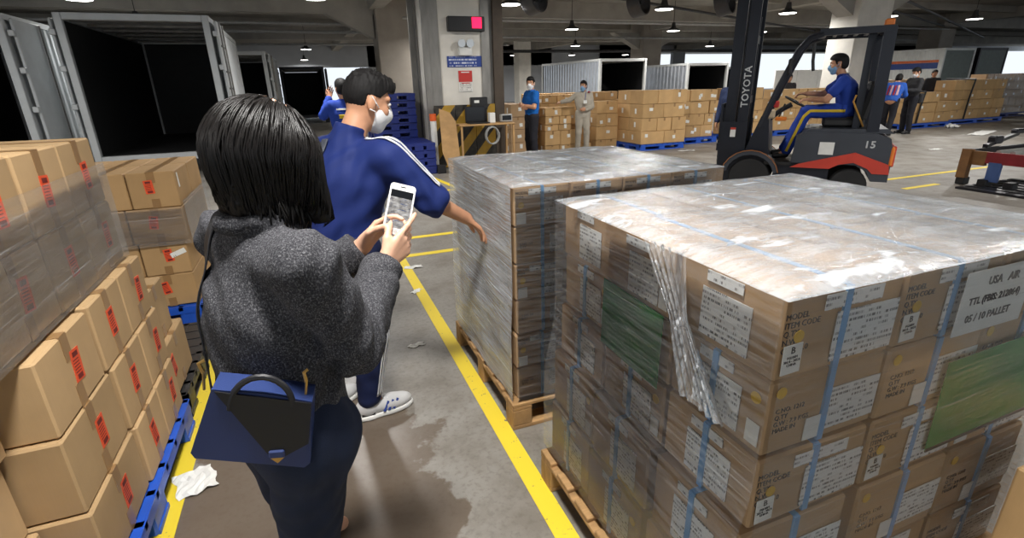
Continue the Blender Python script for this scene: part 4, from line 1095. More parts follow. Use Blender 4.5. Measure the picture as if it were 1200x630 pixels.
class Shape:
    def __init__(s): s.p = []
    def cone(s, a, b, ra, rb, k=.02, flat=None, op='u'):
        """tapered capsule; flat = (direction, ratio) squeezes it along a direction"""
        a = np.asarray(a, float); b = np.asarray(b, float); ab = b - a; L2 = max(float(ab @ ab), 1e-9); R = max(ra, rb)
        def fn(P):
            Q = P - a.astype(f32)
            if flat is not None:
                n = unit(flat[0]).astype(f32); ab2 = ab + (flat[1] - 1) * (ab @ unit(flat[0])) * unit(flat[0])
                Q = Q + (flat[1] - 1) * (Q @ n)[..., None] * n
                l2 = float(ab2 @ ab2)
                t = np.clip((Q @ ab2.astype(f32)) / l2, 0, 1); D = Q - t[..., None] * ab2.astype(f32)
            else:
                t = np.clip((Q @ ab.astype(f32)) / L2, 0, 1); D = Q - t[..., None] * ab.astype(f32)
            return np.sqrt((D * D).sum(-1)) - (ra + (rb - ra) * t)
        R2 = R * (1 if flat is None or flat[1] >= 1 else 1 / flat[1])
        s.p.append((np.minimum(a, b) - R2, np.maximum(a, b) + R2, fn, k, op)); return s
    def ell(s, c, r, ax=None, k=.02, op='u'):
        """ellipsoid with radii r along axes ax (3 unit rows)"""
        c = np.asarray(c, float); r = np.asarray(r, float); A = np.eye(3) if ax is None else np.array(ax, float)
        def fn(P):
            Q = (P - c.astype(f32)) @ A.T.astype(f32)
            k0 = np.sqrt(((Q / r.astype(f32)) ** 2).sum(-1)); k1 = np.sqrt(((Q / (r * r).astype(f32)) ** 2).sum(-1)) + 1e-6
            return k0 * (k0 - 1) / k1
        e = np.sqrt(((A * r[:, None]) ** 2).sum(0))
        s.p.append((c - e, c + e, fn, k, op)); return s
    def at(s, P):
        P = np.asarray(P, f32); F = np.full(P.shape[:-1], 1.0, f32)
        for lo, hi, fn, k, op in s.p:
            d = fn(P)
            if op == 'u':
                h = np.clip(.5 + .5 * (d - F) / k, 0, 1); F = d + (F - d) * h - k * h * (1 - h)
            else: F = np.maximum(F, -d)
        return F
    def mesh(s, res, cut=None, disp=None):
        lo = np.min([p[0] for p in s.p if p[4] == 'u'], 0) - 3 * res; hi = np.max([p[1] for p in s.p if p[4] == 'u'], 0) + 3 * res
        n = np.ceil((hi - lo) / res).astype(int) + 1
        ax = [(lo[i] + np.arange(n[i]) * res).astype(f32) for i in range(3)]
        F = np.full(n, 1.0, f32)
        for plo, phi, fn, k, op in s.p:
            pad = k + 2.5 * res
            i0 = np.clip(np.floor((plo - pad - lo) / res).astype(int), 0, n); i1 = np.clip(np.ceil((phi + pad - lo) / res).astype(int) + 1, 0, n)
            sl = tuple(slice(i0[q], i1[q]) for q in range(3))
            P = np.stack(np.meshgrid(ax[0][sl[0]], ax[1][sl[1]], ax[2][sl[2]], indexing='ij'), -1)
            if P.size == 0: continue
            d = fn(P); f = F[sl]
            if op == 'u':
                h = np.clip(.5 + .5 * (d - f) / k, 0, 1); F[sl] = d + (f - d) * h - k * h * (1 - h)
            else: F[sl] = np.maximum(f, -d)
        if disp is not None or cut is not None:
            m = np.abs(F) < max(.05, 4 * res) if cut is None else F < .05
            idx = np.argwhere(m); P = (lo + idx * res).astype(f32); val = F[m]
            if disp is not None: val = val + disp(P)
            if cut is not None: val = np.maximum(val, cut(P))
            F[m] = val
        return nets(F, lo, res)

def nets(F, lo, res):
    S = F < 0
    n = F.shape
    c = np.zeros(tuple(q - 1 for q in n), np.uint8)
    for i in (0, 1):
        for j in (0, 1):
            for k in (0, 1): c += S[i:n[0] - 1 + i, j:n[1] - 1 + j, k:n[2] - 1 + k]
    act = (c > 0) & (c < 8); cells = np.argwhere(act)
    ids = np.full(act.shape, -1, np.int32); ids[act] = np.arange(len(cells))
    pos = np.zeros((len(cells), 3)); cnt = np.zeros(len(cells))
    cor = [(i, j, k) for i in (0, 1) for j in (0, 1) for k in (0, 1)]
    for a in range(8):
        for b in range(a + 1, 8):
            if sum(abs(cor[a][q] - cor[b][q]) for q in range(3)) != 1: continue
            pa = cells + np.array(cor[a]); pb = cells + np.array(cor[b])
            fa = F[pa[:, 0], pa[:, 1], pa[:, 2]]; fb = F[pb[:, 0], pb[:, 1], pb[:, 2]]
            x = (fa < 0) != (fb < 0); t = np.where(x, fa / np.where(fa == fb, 1, fa - fb), 0)
            pos += np.where(x[:, None], pa + t[:, None] * (pb - pa), 0); cnt += x
    pos = lo + (pos / cnt[:, None]) * res
    faces = []
    for a in range(3):
        b, d = (a + 1) % 3, (a + 2) % 3
        s0 = [slice(None)] * 3; s1 = [slice(None)] * 3; s0[a] = slice(0, n[a] - 1); s1[a] = slice(1, n[a])
        A = S[tuple(s0)]; B = S[tuple(s1)]; e = np.argwhere(A != B)
        ok = (e[:, b] > 0) & (e[:, d] > 0) & (e[:, b] < n[b] - 1) & (e[:, d] < n[d] - 1); e = e[ok]
        fl = A[e[:, 0], e[:, 1], e[:, 2]]
        q = []
        for ob, od in ((-1, -1), (0, -1), (0, 0), (-1, 0)):
            g_ = e.copy(); g_[:, b] += ob; g_[:, d] += od; q.append(ids[g_[:, 0], g_[:, 1], g_[:, 2]])
        q = np.stack(q, 1); q[~fl] = q[~fl][:, ::-1]
        faces.append(q)
    return pos, np.concatenate(faces)

def np_obj(name, vf, m, parent=None, smooth=True, relax=1):
    v, f = vf
    f = f[(f >= 0).all(1)]
    if relax:     # light smoothing of the stair steps
        e = np.concatenate([f[:, [0, 1]], f[:, [1, 2]], f[:, [2, 3]], f[:, [3, 0]]])
        for _ in range(relax):
            acc = np.zeros_like(v); w = np.zeros(len(v)); np.add.at(acc, e[:, 0], v[e[:, 1]]); np.add.at(acc, e[:, 1], v[e[:, 0]]); np.add.at(w, e[:, 0], 1); np.add.at(w, e[:, 1], 1)
            v = .5 * v + .5 * acc / np.maximum(w, 1)[:, None]
    me = bpy.data.meshes.new(name); me.vertices.add(len(v)); me.vertices.foreach_set('co', v.astype(f32).ravel())
    me.loops.add(len(f) * 4); me.loops.foreach_set('vertex_index', f.astype(np.int32).ravel())
    me.polygons.add(len(f)); me.polygons.foreach_set('loop_start', np.arange(0, len(f) * 4, 4, dtype=np.int32))
    me.update(calc_edges=True); me.validate()
    me.materials.append(m)
    if smooth: me.shade_smooth()
    return link(name, me, parent)

def march(shape, p, d, far=.25, n=60):
    """points pushed from inside p along d to just outside the surface"""
    p = np.asarray(p, float); d = np.asarray(d, float); ts = np.linspace(0, far, n)
    Q = p[:, None, :] + ts[None, :, None] * d[:, None, :]
    F = shape.at(Q) > 0
    # last inside sample
    last = (n - 1 - np.argmax((~F)[:, ::-1], axis=1)); last = np.where((~F).any(1), last, 0)
    return p + d * (ts[last] + far / n)[:, None]

def ribbon(name, shape, path, outs, width, m, parent, off=.003, nw=4, n=40, far=.25):
    """band of cloth laid on a body: path = inner control points, outs = outward directions"""
    path = np.array(path, float); outs = np.array(outs, float); k = len(path)
    t = np.linspace(0, k - 1, n); i = np.minimum(t.astype(int), k - 2); fr = (t - i)[:, None]
    P = path[i] * (1 - fr) + path[i + 1] * fr; O = outs[i] * (1 - fr) + outs[i + 1] * fr; O /= np.linalg.norm(O, axis=1)[:, None]
    Tn = np.gradient(P, axis=0); Tn /= np.linalg.norm(Tn, axis=1)[:, None] + 1e-9
    W_ = np.cross(Tn, O); W_ /= np.linalg.norm(W_, axis=1)[:, None] + 1e-9
    V_ = []
    for j in range(nw + 1):
        s_ = (j / nw - .5) * width; V_.append(march(shape, P + W_ * s_, O, far) + O * off)
    V_ = np.stack(V_, 1)
    for _ in range(2): V_[1:-1] = .25 * V_[:-2] + .5 * V_[1:-1] + .25 * V_[2:]
    mb = MB(); mb.grid(lambda u, v: tuple(V_[int(round(u * (n - 1)))][int(round(v * nw))]), n - 1, nw)
    o = mb.build(name, m, parent, 'all'); md = o.modifiers.new('thickness', 'SOLIDIFY'); md.thickness = .003
    return o

# ------------------------------------------------------------------ people
def skin_mat(name, rgb):
    t = NT(name); c = lin(*rgb); n = t.noise(t.coord(), 18, 4)
    t.l.new(t.ramp(n, [(.3, (c[0] * .9, c[1] * .86, c[2] * .84)), (.7, (min(1, c[0] * 1.06), c[1] * 1.04, c[2] * 1.03))]), t.b.inputs['Base Color'])
    t.b.inputs['Roughness'].default_value = .5; t.b.inputs['Subsurface Weight'].default_value = .0
    return t.m
def hair_mat(name, rgb, rough=.38, vert=(90, 90, 4)):
    t = NT(name); c = lin(*rgb); n = t.noise(t.mapping(t.coord(), vert), 1.0, 4)
    t.l.new(t.ramp(n, [(.3, tuple(x * .6 for x in c[:3])), (.75, tuple(x * 1.5 for x in c[:3]))]), t.b.inputs['Base Color'])
    t.b.inputs['Roughness'].default_value = rough; t.b.inputs['Specular IOR Level'].default_value = .3; t.l.new(t.bump(n, .25, .003), t.b.inputs['Normal'])
    return t.m
M_SKIN = skin_mat('skin_light', (222, 176, 148)); M_SKIN2 = skin_mat('skin_tan', (196, 146, 114))
M_HAIR = hair_mat('black_hair', (17, 14, 13), .42, (240, 240, 7)); M_HAIR2 = hair_mat('short_black_hair', (15, 13, 13), .7, (160, 160, 120))
M_MASK = mat('white_mask', (226, 226, 226), .75, var=.04); M_MASKB = mat('blue_mask', (128, 168, 204), .75, var=.05)
M_EYE = mat('eye_white', (220, 216, 210), .3); M_IRIS = mat('eye_dark', (30, 22, 18), .25)
def cloth(name, rgb, rough=.8, bump=.25, bs=160, var=.1, sc=5):
    m = mat(name, rgb, rough, var=var, scale=sc, bump=bump, bscale=bs, spec=.25); return m
def head_frame(f, tilt=0.0):
    f = unit(f); up = V(0, 0, 1); r = unit(np.cross(f, up)); u = np.cross(r, f); return r, f, u

def add_hand(S, w, d, n, side, curl=(.35, .35, .4, .45), sc=1.0, thumb=.5, res_r=1.0):
    """w wrist, d hand direction, n palm normal, side +1 when the thumb lies along d x n"""
    d = unit(d); n = unit(np.asarray(n, float) - (np.asarray(n, float) @ d) * d); t = unit(np.cross(d, n)) * side
    offs = (.030, .010, -.010, -.028); lens = ((.040, .025, .02), (.044, .028, .021), (.041, .026, .02), (.032, .02, .018))
    for o_, ln_, cu, reach in zip(offs, lens, curl, (.083, .087, .082, .074)):
        b = w + t * o_ * .55 * sc + d * .01 * sc; kn = w + d * reach * sc + t * o_ * sc
        S.cone(b, kn, .0135 * sc, .0105 * sc, .012, op='u')
        p = kn; a = 0.0
        for q, l_ in enumerate(ln_):
            a += cu * (1.0 if q else .8); dd = d * math.cos(a) + n * math.sin(a) + t * o_ * 1.2 * (1 if q == 0 else .5)
            e = p + unit(dd) * l_ * sc; S.cone(p, e, (.0092 - .0008 * q) * sc * res_r, (.0084 - .0008 * q) * sc * res_r, .003); p = e
    p = w + d * .022 * sc + t * .018 * sc; a1 = unit(d * .75 + t * .62 + n * .3 * thumb)
    e = p + a1 * .042 * sc; S.cone(p, e, .015 * sc, .0115 * sc, .012)
    e2 = e + unit(d * .9 + t * .25 + n * .5 * thumb) * .031 * sc; S.cone(e, e2, .0108 * sc, .0095 * sc, .004)
    S.cone(e2, e2 + unit(d + t * .05 + n * .6 * thumb) * .024 * sc, .0095 * sc, .008 * sc, .004)

def add_head(S, c, f, sc=1.0):
    r, f, u = head_frame(f); A = (r, f, u)
    S.ell(c + u * .03 * sc - f * .012 * sc, V(.074, .094, .094) * sc, A, .01)
    S.ell(c - u * .04 * sc + f * .026 * sc, V(.057, .06, .072) * sc, A, .03)
    S.ell(c - u * .092 * sc + f * .058 * sc, V(.026, .02, .02) * sc, A, .02)
    S.cone(c + u * .022 * sc + f * .084 * sc, c - u * .018 * sc + f * .100 * sc, .009 * sc, .012 * sc, .012)
    for s_ in (-1, 1):
        S.cone(c + u * .034 * sc + f * .079 * sc + r * s_ * .012, c + u * .034 * sc + f * .07 * sc + r * s_ * .045 * sc, .011 * sc, .01 * sc, .015)
        S.ell(c + r * s_ * .076 * sc - u * .004 * sc - f * .008 * sc, V(.011, .019, .033) * sc, (unit(r + f * .35 * s_ * -1 * -1 * 0), f, u), .006)
        S.ell(c + r * s_ * .032 * sc + u * .012 * sc + f * .098 * sc, V(.016, .014, .01) * sc, A, .01, 's')
        S.ell(c - u * .022 * sc + f * .062 * sc + r * s_ * .035 * sc, V(.022, .024, .026) * sc, A, .02)
    S.cone(c - u * .056 * sc + f * .082 * sc - r * .02, c - u * .056 * sc + f * .082 * sc + r * .02, .009 * sc, .009 * sc, .008)

def wrinkle(amp, fr=1.0, seed=0.0):
    def fn(P):
        x, y, z = P[:, 0] * fr, P[:, 1] * fr, P[:, 2] * fr
        a = np.sin(38 * z + 9 * np.sin(11 * x + seed) + 7 * y) * np.sin(13 * x - 9 * y + 5 * z + seed)
        b = np.sin(61 * z - 30 * x + 6 * np.sin(17 * y + seed) + 2.1) * np.sin(19 * y + 11 * z)
        return (amp * (a * .7 + b * .4)).astype(f32)
    return fn

def torso(S, J, g=0.0, low=None, k=.05, w=1.0, belly=1.0):
    """rib cage, waist and shoulders; g = extra thickness of clothing"""
    f = unit(J['fwd']); pel, ch, nk = J['pel'], J['chest'], J['neck']; s = J['s']
    side = unit(J['shL'] - J['shR'])
    hw = .105 * s * w
    S.cone(pel + side * hw * .55, ch + side * hw * .75, .095 * s * belly + g, .115 * s + g, k, (f, 1.12)); S.cone(pel - side * hw * .55, ch - side * hw * .75, .095 * s * belly + g, .115 * s + g, k, (f, 1.12))
    S.cone(pel - unit(ch - pel) * .03, ch, .108 * s * belly + g, .118 * s + g, k, (f, 1.08))
    up = unit(nk - ch)
    S.cone(J['shL'] - side * .035 * s - up * .01, J['shR'] + side * .035 * s - up * .01, .064 * s + g, .064 * s + g, .06, (f, 1.1))
    S.cone(ch, nk - up * .05, .12 * s + g, .06 * s + g, .05, (f, 1.25))
    return S
def arm(S, a, b, c, s, g=0.0, r=(.05, .042, .032), k=.03, end=1.0):
    c2 = b + (c - b) * end
    S.cone(a, b, r[0] * s + g, r[1] * s + g, k)
    S.cone(b, c2, r[1] * s + g, (r[1] + (r[2] - r[1]) * end) * s + g, .02)
def leg(S, h, kn, an, s, g=0.0, r=(.085, .058, .04), k=.03):
    S.cone(h, kn, r[0] * s + g, r[1] * s + g, k); S.cone(kn, an, r[1] * s + g, r[2] * s + g, .02)
def shoe(name, an, d, s, m_up, m_sole, parent):
    d = unit((d[0], d[1], 0)); side = V(-d[1], d[0], 0); b = V(an[0], an[1], 0)
    S = Shape(); A = (d, side, V(0, 0, 1))
    S.ell(b + d * .12 * s + V(0, 0, .045), V(.085, .046, .036) * s, A, .02); S.ell(b - d * .015 * s + V(0, 0, .055), V(.06, .038, .048) * s, A, .03); S.cone(b + V(0, 0, .06), b + V(0, 0, .105) * 1, .042 * s, .04 * s, .02)
    S.cone(b + d * .05 * s + V(0, 0, .05), b + d * .1 * s + V(0, 0, .05), .042 * s, .04 * s, .02)
    o = np_obj(name, S.mesh(.005 if s >= 1.01 else .007, cut=lambda P: np.maximum(.018 - P[:, 2], P[:, 2] - .115)), m_up, parent)
    S2 = Shape(); S2.ell(b + d * .115 * s + V(0, 0, .015), V(.097, .05, .06) * s, A, .02); S2.ell(b - d * .02 * s + V(0, 0, .015), V(.066, .042, .06) * s, A, .03); S2.cone(b, b + d * .1 * s, .042 * s, .042 * s, .02)
    np_obj('sole', S2.mesh(.005 if s >= 1.01 else .007, cut=lambda P: np.maximum(.002 - P[:, 2], P[:, 2] - .026)), m_sole, o)
    return o

def face_parts(P, c, f, sc, mask=None, hair='short', m_hair=None, res=.009, cap=None):
    r, f, u = head_frame(f); A = (r, f, u); root = P
    for s_ in (-1, 1):
        e = Shape(); e.ell(c + r * s_ * .032 * sc + u * .013 * sc + f * .082 * sc, V(.013, .010, .009) * sc, A)
        eo = np_obj('eye', e.mesh(.004), M_EYE, root)
        e = Shape(); e.ell(c + r * s_ * .032 * sc + u * .013 * sc + f * .0895 * sc, V(.0065, .0045, .0065) * sc, A); np_obj('iris', e.mesh(.003), M_IRIS, eo)
        b = Shape(); b.cone(c + r * s_ * .016 * sc + u * .037 * sc + f * .0905 * sc, c + r * s_ * .05 * sc + u * .041 * sc + f * .078 * sc, .0045 * sc, .0035 * sc); np_obj('eyebrow', b.mesh(.003), M_HAIR2, root)
    if mask is not None:
        S = Shape(); S.ell(c - u * .04 * sc + f * .034 * sc, V(.064, .066, .073) * sc, A, .02); S.cone(c + f * .084 * sc - u * .0, c + f * .094 * sc - u * .03 * sc, .014 * sc, .024 * sc, .04); S.ell(c - u * .09 * sc + f * .058 * sc, V(.036, .03, .028) * sc, A, .02)
        cc = (c - u * .042 * sc)
        def cut(Pn):
            Q = Pn - c.astype(f32); fu = Q @ f.astype(f32); uu = Q @ u.astype(f32); rr = np.abs(Q @ r.astype(f32))
            return np.maximum(np.maximum(.022 * sc - fu + .0 * rr, uu + .002 * sc - .012 * sc * (fu > .09 * sc) + rr * .22), -uu - .118 * sc)
        mo = np_obj('face_mask', S.mesh(min(res, .005), cut=cut), mask, root)
        for s_ in (-1, 1):
            ear = c + r * s_ * .084 * sc - u * .004 * sc - f * .014 * sc
            for q in (-.012, -.075): MB().tube([c + r * s_ * .062 * sc + f * .03 * sc + u * q * sc, c + r * s_ * .083 * sc + f * .01 * sc + u * (q * .5 + .004) * sc, ear + u * (.026 if q > -.03 else -.026) * sc], .0026 * sc, 5).build('ear_loop', mask, mo)
    if hair == 'fade':
        S = Shape(); S.ell(c + u * .034 * sc - f * .012 * sc, V(.0785, .0985, .096) * sc, A, .02); S.ell(c + u * .080 * sc + f * .012 * sc, V(.064, .088, .046) * sc, A, .03); S.ell(c + u * .084 * sc + f * .066 * sc, V(.05, .035, .03) * sc, A, .03)
        def cut(Pn):
            Q = Pn - c.astype(f32); fu = Q @ f.astype(f32) / sc; uu = Q @ u.astype(f32) / sc
            line = np.where(fu > .06, .062, np.where(fu > .03, .03 + (fu - .03) * 1.07, np.where(fu > -.03, .026, -.028 + .3 * (fu + .03))))
            return np.maximum(line * sc - uu * sc, -1.0)
        def spk(Pn):
            Q = Pn - c.astype(f32); uu = np.clip((Q @ u.astype(f32)) / sc - .05, 0, .08) / .08; a = Q @ r.astype(f32); b = Q @ f.astype(f32)
            return (.006 * uu * np.sin(a * 210 + 3 * np.sin(b * 60)) * np.sin(b * 190 + 2 * np.sin(a * 80)) + .0012 * np.sin(a * 330) * np.sin(b * 300)).astype(f32)
        np_obj('hair', S.mesh(.004, cut=cut, disp=spk), m_hair or M_HAIR2, root)
    if hair == 'short':
        S = Shape(); S.ell(c + u * .036 * sc - f * .014 * sc, V(.084, .106, .102) * sc, A, .02); S.ell(c - u * .02 * sc - f * .03 * sc, V(.079, .082, .06) * sc, A, .03); S.ell(c + u * .075 * sc + f * .03 * sc, V(.066, .065, .06) * sc, A, .03)
        def cut(Pn):
            Q = Pn - c.astype(f32); fu = Q @ f.astype(f32) / sc; uu = Q @ u.astype(f32) / sc
            line = np.where(fu > .045, .058 + (fu - .045) * .25, np.where(fu > .03, .004 + (fu - .03) * 3.6, np.where(fu > .012, .004, np.where(fu > -.03, .036, -.052 + .4 * (fu + .03)))))
            return np.maximum(line * sc - uu * sc, -1.0)
        S2 = wrinkle(.0016 * sc, 5.0, 1.0)
        np_obj('hair', S.mesh(min(res, .007), cut=cut, disp=S2), m_hair or M_HAIR2, root)

def stand(loc, yaw, s=1.0, **over):
    """joints of a standing figure; local x forward, y left"""
    L = dict(pel=(0, 0, .95), chest=(0, 0, 1.24), neck=(-.01, 0, 1.44), head=(.02, 0, 1.575), shL=(0, .175, 1.375), shR=(0, -.175, 1.375), elL=(-.03, .23, 1.10), elR=(-.03, -.23, 1.10),
             wrL=(.03, .24, .86), wrR=(.03, -.24, .86), hipL=(0, .085, .90), hipR=(0, -.085, .90), knL=(.02, .10, .49), knR=(.02, -.10, .49), anL=(-.02, .11, .08), anR=(-.02, -.11, .08),
             fwd=(1, 0, 0), face=(1, 0, -.08), toeL=(1, .15, 0), toeR=(1, -.15, 0), hdL=(.1, 0, -1), hdR=(.1, 0, -1), hnL=(0, -1, 0), hnR=(0, 1, 0))
    L.update(over); c, n_ = math.cos(yaw), math.sin(yaw); J = {'s': s}
    dirs = ('fwd', 'face', 'toeL', 'toeR', 'hdL', 'hdR', 'hnL', 'hnR')
    for k_, p in L.items():
        q = V(p[0] * c - p[1] * n_, p[0] * n_ + p[1] * c, p[2])
        J[k_] = q if k_ in dirs else q * s + V(loc[0], loc[1], loc[2] if len(loc) > 2 else 0)
    return J

def person(J, label, top_m, pant_m, sleeve=1.0, mask=None, skin=None, res=.0095, shoes=True, m_shoe=None, hair='short', hem=None, group=None, curlL=None, curlR=None, wr=.004, top_name='shirt', g=.014):
    s = J['s']; skin = skin or M_SKIN2
    R = empty('person', (float(J['pel'][0]), float(J['pel'][1]), 0), 0, label, 'person', group)
    inv = T(-float(J['pel'][0]), -float(J['pel'][1]), 0)
    B = Shape(); torso(B, J); add_head(B, J['head'], J['face'], s * 1.02)
    r_, f_, u_ = head_frame(J['face'])
    B.cone(J['head'] - u_ * .05 * s - f_ * .02 * s, J['neck'] - V(0, 0, .03), .05 * s, .058 * s, .025)
    for q in 'LR':
        arm(B, J['sh' + q], J['el' + q], J['wr' + q], s); leg(B, J['hip' + q], J['kn' + q], J['an' + q], s)
        # thumb side: + when d x n points the way the thumb should
        add_hand(B, J['wr' + q], J['hd' + q], J['hn' + q], -1 if q == 'L' else 1, (curlL if q == 'L' else curlR) or (.3, .32, .36, .4), s * 1.02)
        B.cone(J['an' + q], J['an' + q] + unit(J['toe' + q]) * .1 * s - V(0, 0, .045), .038 * s, .03 * s, .02)
    parts = [np_obj('body', B.mesh(res), skin, R)]
    S = Shape(); torso(S, J, g)
    for q in 'LR':
        if sleeve >= 1: arm(S, J['sh' + q], J['el' + q], J['wr' + q], s, g + .002, end=.97)
        else: S.cone(J['sh' + q], J['sh' + q] + (J['el' + q] - J['sh' + q]) * sleeve, .052 * s + g, .05 * s + g + .006, .03)
    S.cone(J['neck'] - V(0, 0, .05), J['neck'] + V(0, 0, .012), .066 * s + g * .4, .062 * s + g * .2, .02)
    hz = (hem if hem is not None else J['pel'][2] - .065)
    pel = J['pel']; up = unit(J['chest'] - J['pel'])
    nr = J['neck'] + V(0, 0, .02)
    def cut(P):
        a = -((P - (pel - up * .045 * s).astype(f32)) @ up.astype(f32)) - (pel[2] - .04 - hz)
        # arms may hang below the hem: keep them
        keep = np.full(len(P), 1.0, f32)
        for q in 'LR':
            e, w_ = J['el' + q], J['wr' + q]
            if sleeve >= 1:
                ab = w_ - e; t = np.clip(((P - e.astype(f32)) @ ab.astype(f32)) / float(ab @ ab), 0, 1)
                keep = np.minimum(keep, np.sqrt(((P - (e.astype(f32) + t[:, None] * ab.astype(f32))) ** 2).sum(1)) - .055 * s)
        a = np.where(keep < 0, -1, a)
        b = np.maximum(P[:, 2] - nr[2], np.sqrt((P[:, 0] - nr[0]) ** 2 + (P[:, 1] - nr[1]) ** 2) - .12 * s); b = np.where((P[:, 2] > nr[2]) & (np.sqrt((P[:, 0] - nr[0]) ** 2 + (P[:, 1] - nr[1]) ** 2) < .12 * s), .01, -1)
        return np.maximum(a, b)
    parts.append(np_obj(top_name, S.mesh(res, cut=cut, disp=wrinkle(wr, 1.0, s * 3)), top_m, R)); J['top'] = S
    Q = Shape()
    for q in 'LR': leg(Q, J['hip' + q] + V(0, 0, .02), J['kn' + q], J['an' + q] + V(0, 0, .02), s, .014, (.09, .064, .052))
    side = unit(J['hipL'] - J['hipR']); Q.cone(J['hipL'] + V(0, 0, .05), J['hipR'] + V(0, 0, .05), .096 * s, .096 * s, .04, (J['fwd'], 1.05)); Q.cone(J['hipL'] * .5 + J['hipR'] * .5 + V(0, 0, .03), J['pel'] + up * .075, .122 * s, .122 * s, .04)
    parts.append(np_obj('trousers', Q.mesh(res, disp=wrinkle(.004, .9, 5)), pant_m, R)); J['pants'] = Q
    if shoes:
        for q in 'LR': parts.append(shoe('shoe', J['an' + q], J['toe' + q], s, m_shoe or M_SHOEB, m_shoe or M_SHOEB, R))
    n0 = len(R.children)
    face_parts(R, J['head'], J['face'], s * 1.02, mask, hair, None, res)
    for ch in R.children: ch.matrix_local = inv @ ch.matrix_local
    J['inv'] = inv
    return R
M_SHOEB = mat('black_shoe', (24, 24, 26), .5)
M_POLO = cloth('blue_polo', (22, 92, 168)); M_DKPANT = cloth('dark_trousers', (34, 34, 40)); M_KHAKI = cloth('grey_uniform', (176, 168, 154)); M_UNI = cloth('royal_blue_uniform', (34, 62, 150))
M_YSTR = cloth('yellow_braid', (206, 176, 52)); M_JKT = cloth('charcoal_jacket', (52, 52, 54)); M_NAVYW = cloth('navy_workwear', (34, 44, 72)); M_VEST = cloth('vest_blue', (48, 92, 180)); M_VSTR = cloth('vest_red_white', (210, 170, 172)); M_VRED = cloth('vest_red', (150, 44, 60)); M_PALE = cloth('pale_reflective', (214, 214, 206))
# man in blue polo, arms crossed
yw = math.radians(188)
J = stand((4.40, 10.15), yw, 1.005, elL=(.07, .21, 1.13), wrL=(.22, -.02, 1.16), elR=(.07, -.21, 1.13), wrR=(.24, .04, 1.12), hdL=(.1, -1, .05), hdR=(.05, 1, .0), hnL=(-1, 0, 0), hnR=(-1, 0, 0), face=(.72, .68, -.05))
P_ = person(J, 'man in a blue polo shirt with arms crossed and white mask', M_POLO, M_DKPANT, .55, M_MASK)
# man in grey uniform leaning on the cartons
yw = math.radians(250)
J = stand((6.12, 11.1), yw, .95, pel=(0, .03, .95), elR=(-.05, -.33, 1.26), wrR=(-.1, -.52, 1.22), hdR=(-.1, -1, -.2), hnR=(0, 0, -1), elL=(.02, .22, 1.1), wrL=(.17, .06, 1.04), hdL=(.3, -1, 0), hnL=(-1, 0, 0), face=(.9, -.5, 0))
P_ = person(J, 'man in a light grey work uniform leaning one arm on cartons', M_KHAKI, M_KHAKI, 1.0, M_MASKB)
o = sheet('name_card', P_, .09, .07, M_PAPER, '-y', (-.08, -.19, 1.16)); MB().tube([(-.02, -.1, 1.36), (-.07, -.17, 1.2)], .006, 5).build('lanyard', M_SIGNB, P_)
MB().cbox((.06, -.1, 1.37), (.06, .03, .03), .008).build('red_collar', M_VRED, P_)
# two men by the right column
yw = math.radians(20)
J = stand((15.05, 9.95), yw, 1.0, pel=(-.05, 0, .95), chest=(.08, 0, 1.2), neck=(.17, 0, 1.37), head=(.27, 0, 1.47), shL=(.13, .175, 1.31), shR=(.13, -.175, 1.31), elL=(.2, .24, 1.05), wrL=(.38, .14, 1.0), elR=(.2, -.24, 1.05), wrR=(.38, -.14, 1.0), hdL=(1, 0, -.1), hdR=(1, 0, -.1), face=(1, .1, -.4), anL=(.15, .1, .08), anR=(-.2, -.1, .08), knR=(-.04, -.1, .5))
P_ = person(J, 'man bending forward in a blue, red and white striped vest', M_VEST, M_DKPANT, 1.0, None)
for k, off in enumerate((-.11, -.04, .04, .11)):
    fw = unit(J['fwd']); sd = unit(J['shL'] - J['shR'])
    o = ribbon('vest_stripe', J['top'], [J['pel'] * .55 + J['chest'] * .45 + sd * off, J['chest'] + sd * off, J['neck'] + sd * off * .9 - V(0, 0, .06)], [-fw, -fw, -fw], .045, M_VRED if k % 2 else M_VSTR, P_, .004, n=16); o.matrix_local = J['inv']
yw = math.radians(165)
J = stand((15.85, 9.95), yw, 1.03, elL=(.06, .22, 1.12), wrL=(.28, .1, 1.14), elR=(.06, -.22, 1.12), wrR=(.28, -.1, 1.14), hdL=(1, -.2, .2), hdR=(1, .2, .2), hnL=(0, -1, .3), hnR=(0, 1, .3), face=(1, .1, -.45))
person(J, 'man in a charcoal jacket reading a paper, facing the striped vest', M_JKT, M_DKPANT, 1.0, M_MASK, hem=.86, top_name='jacket')
w_ = V(15.85, 9.95, 1.17) + V(math.cos(yw), math.sin(yw), 0) * .42
o = MB().box((0, 0, 0), (.21, .004, .29), T(*w_) @ rotz(yw) @ Matrix.Rotation(.7, 4, 'Y') @ rotz(math.pi / 2)).build('paper_sheet', M_PAPER); tag(o, 'brown paper held by the man in the charcoal jacket', 'paper')
o = MB().cbox((0, 0, 0), (.3, .12, .26), .03, T(16.07, 9.86, .95) @ rotz(.4)).build('shoulder_bag', M_BLACK); tag(o, 'black bag at the hip of the man in the charcoal jacket', 'bag')
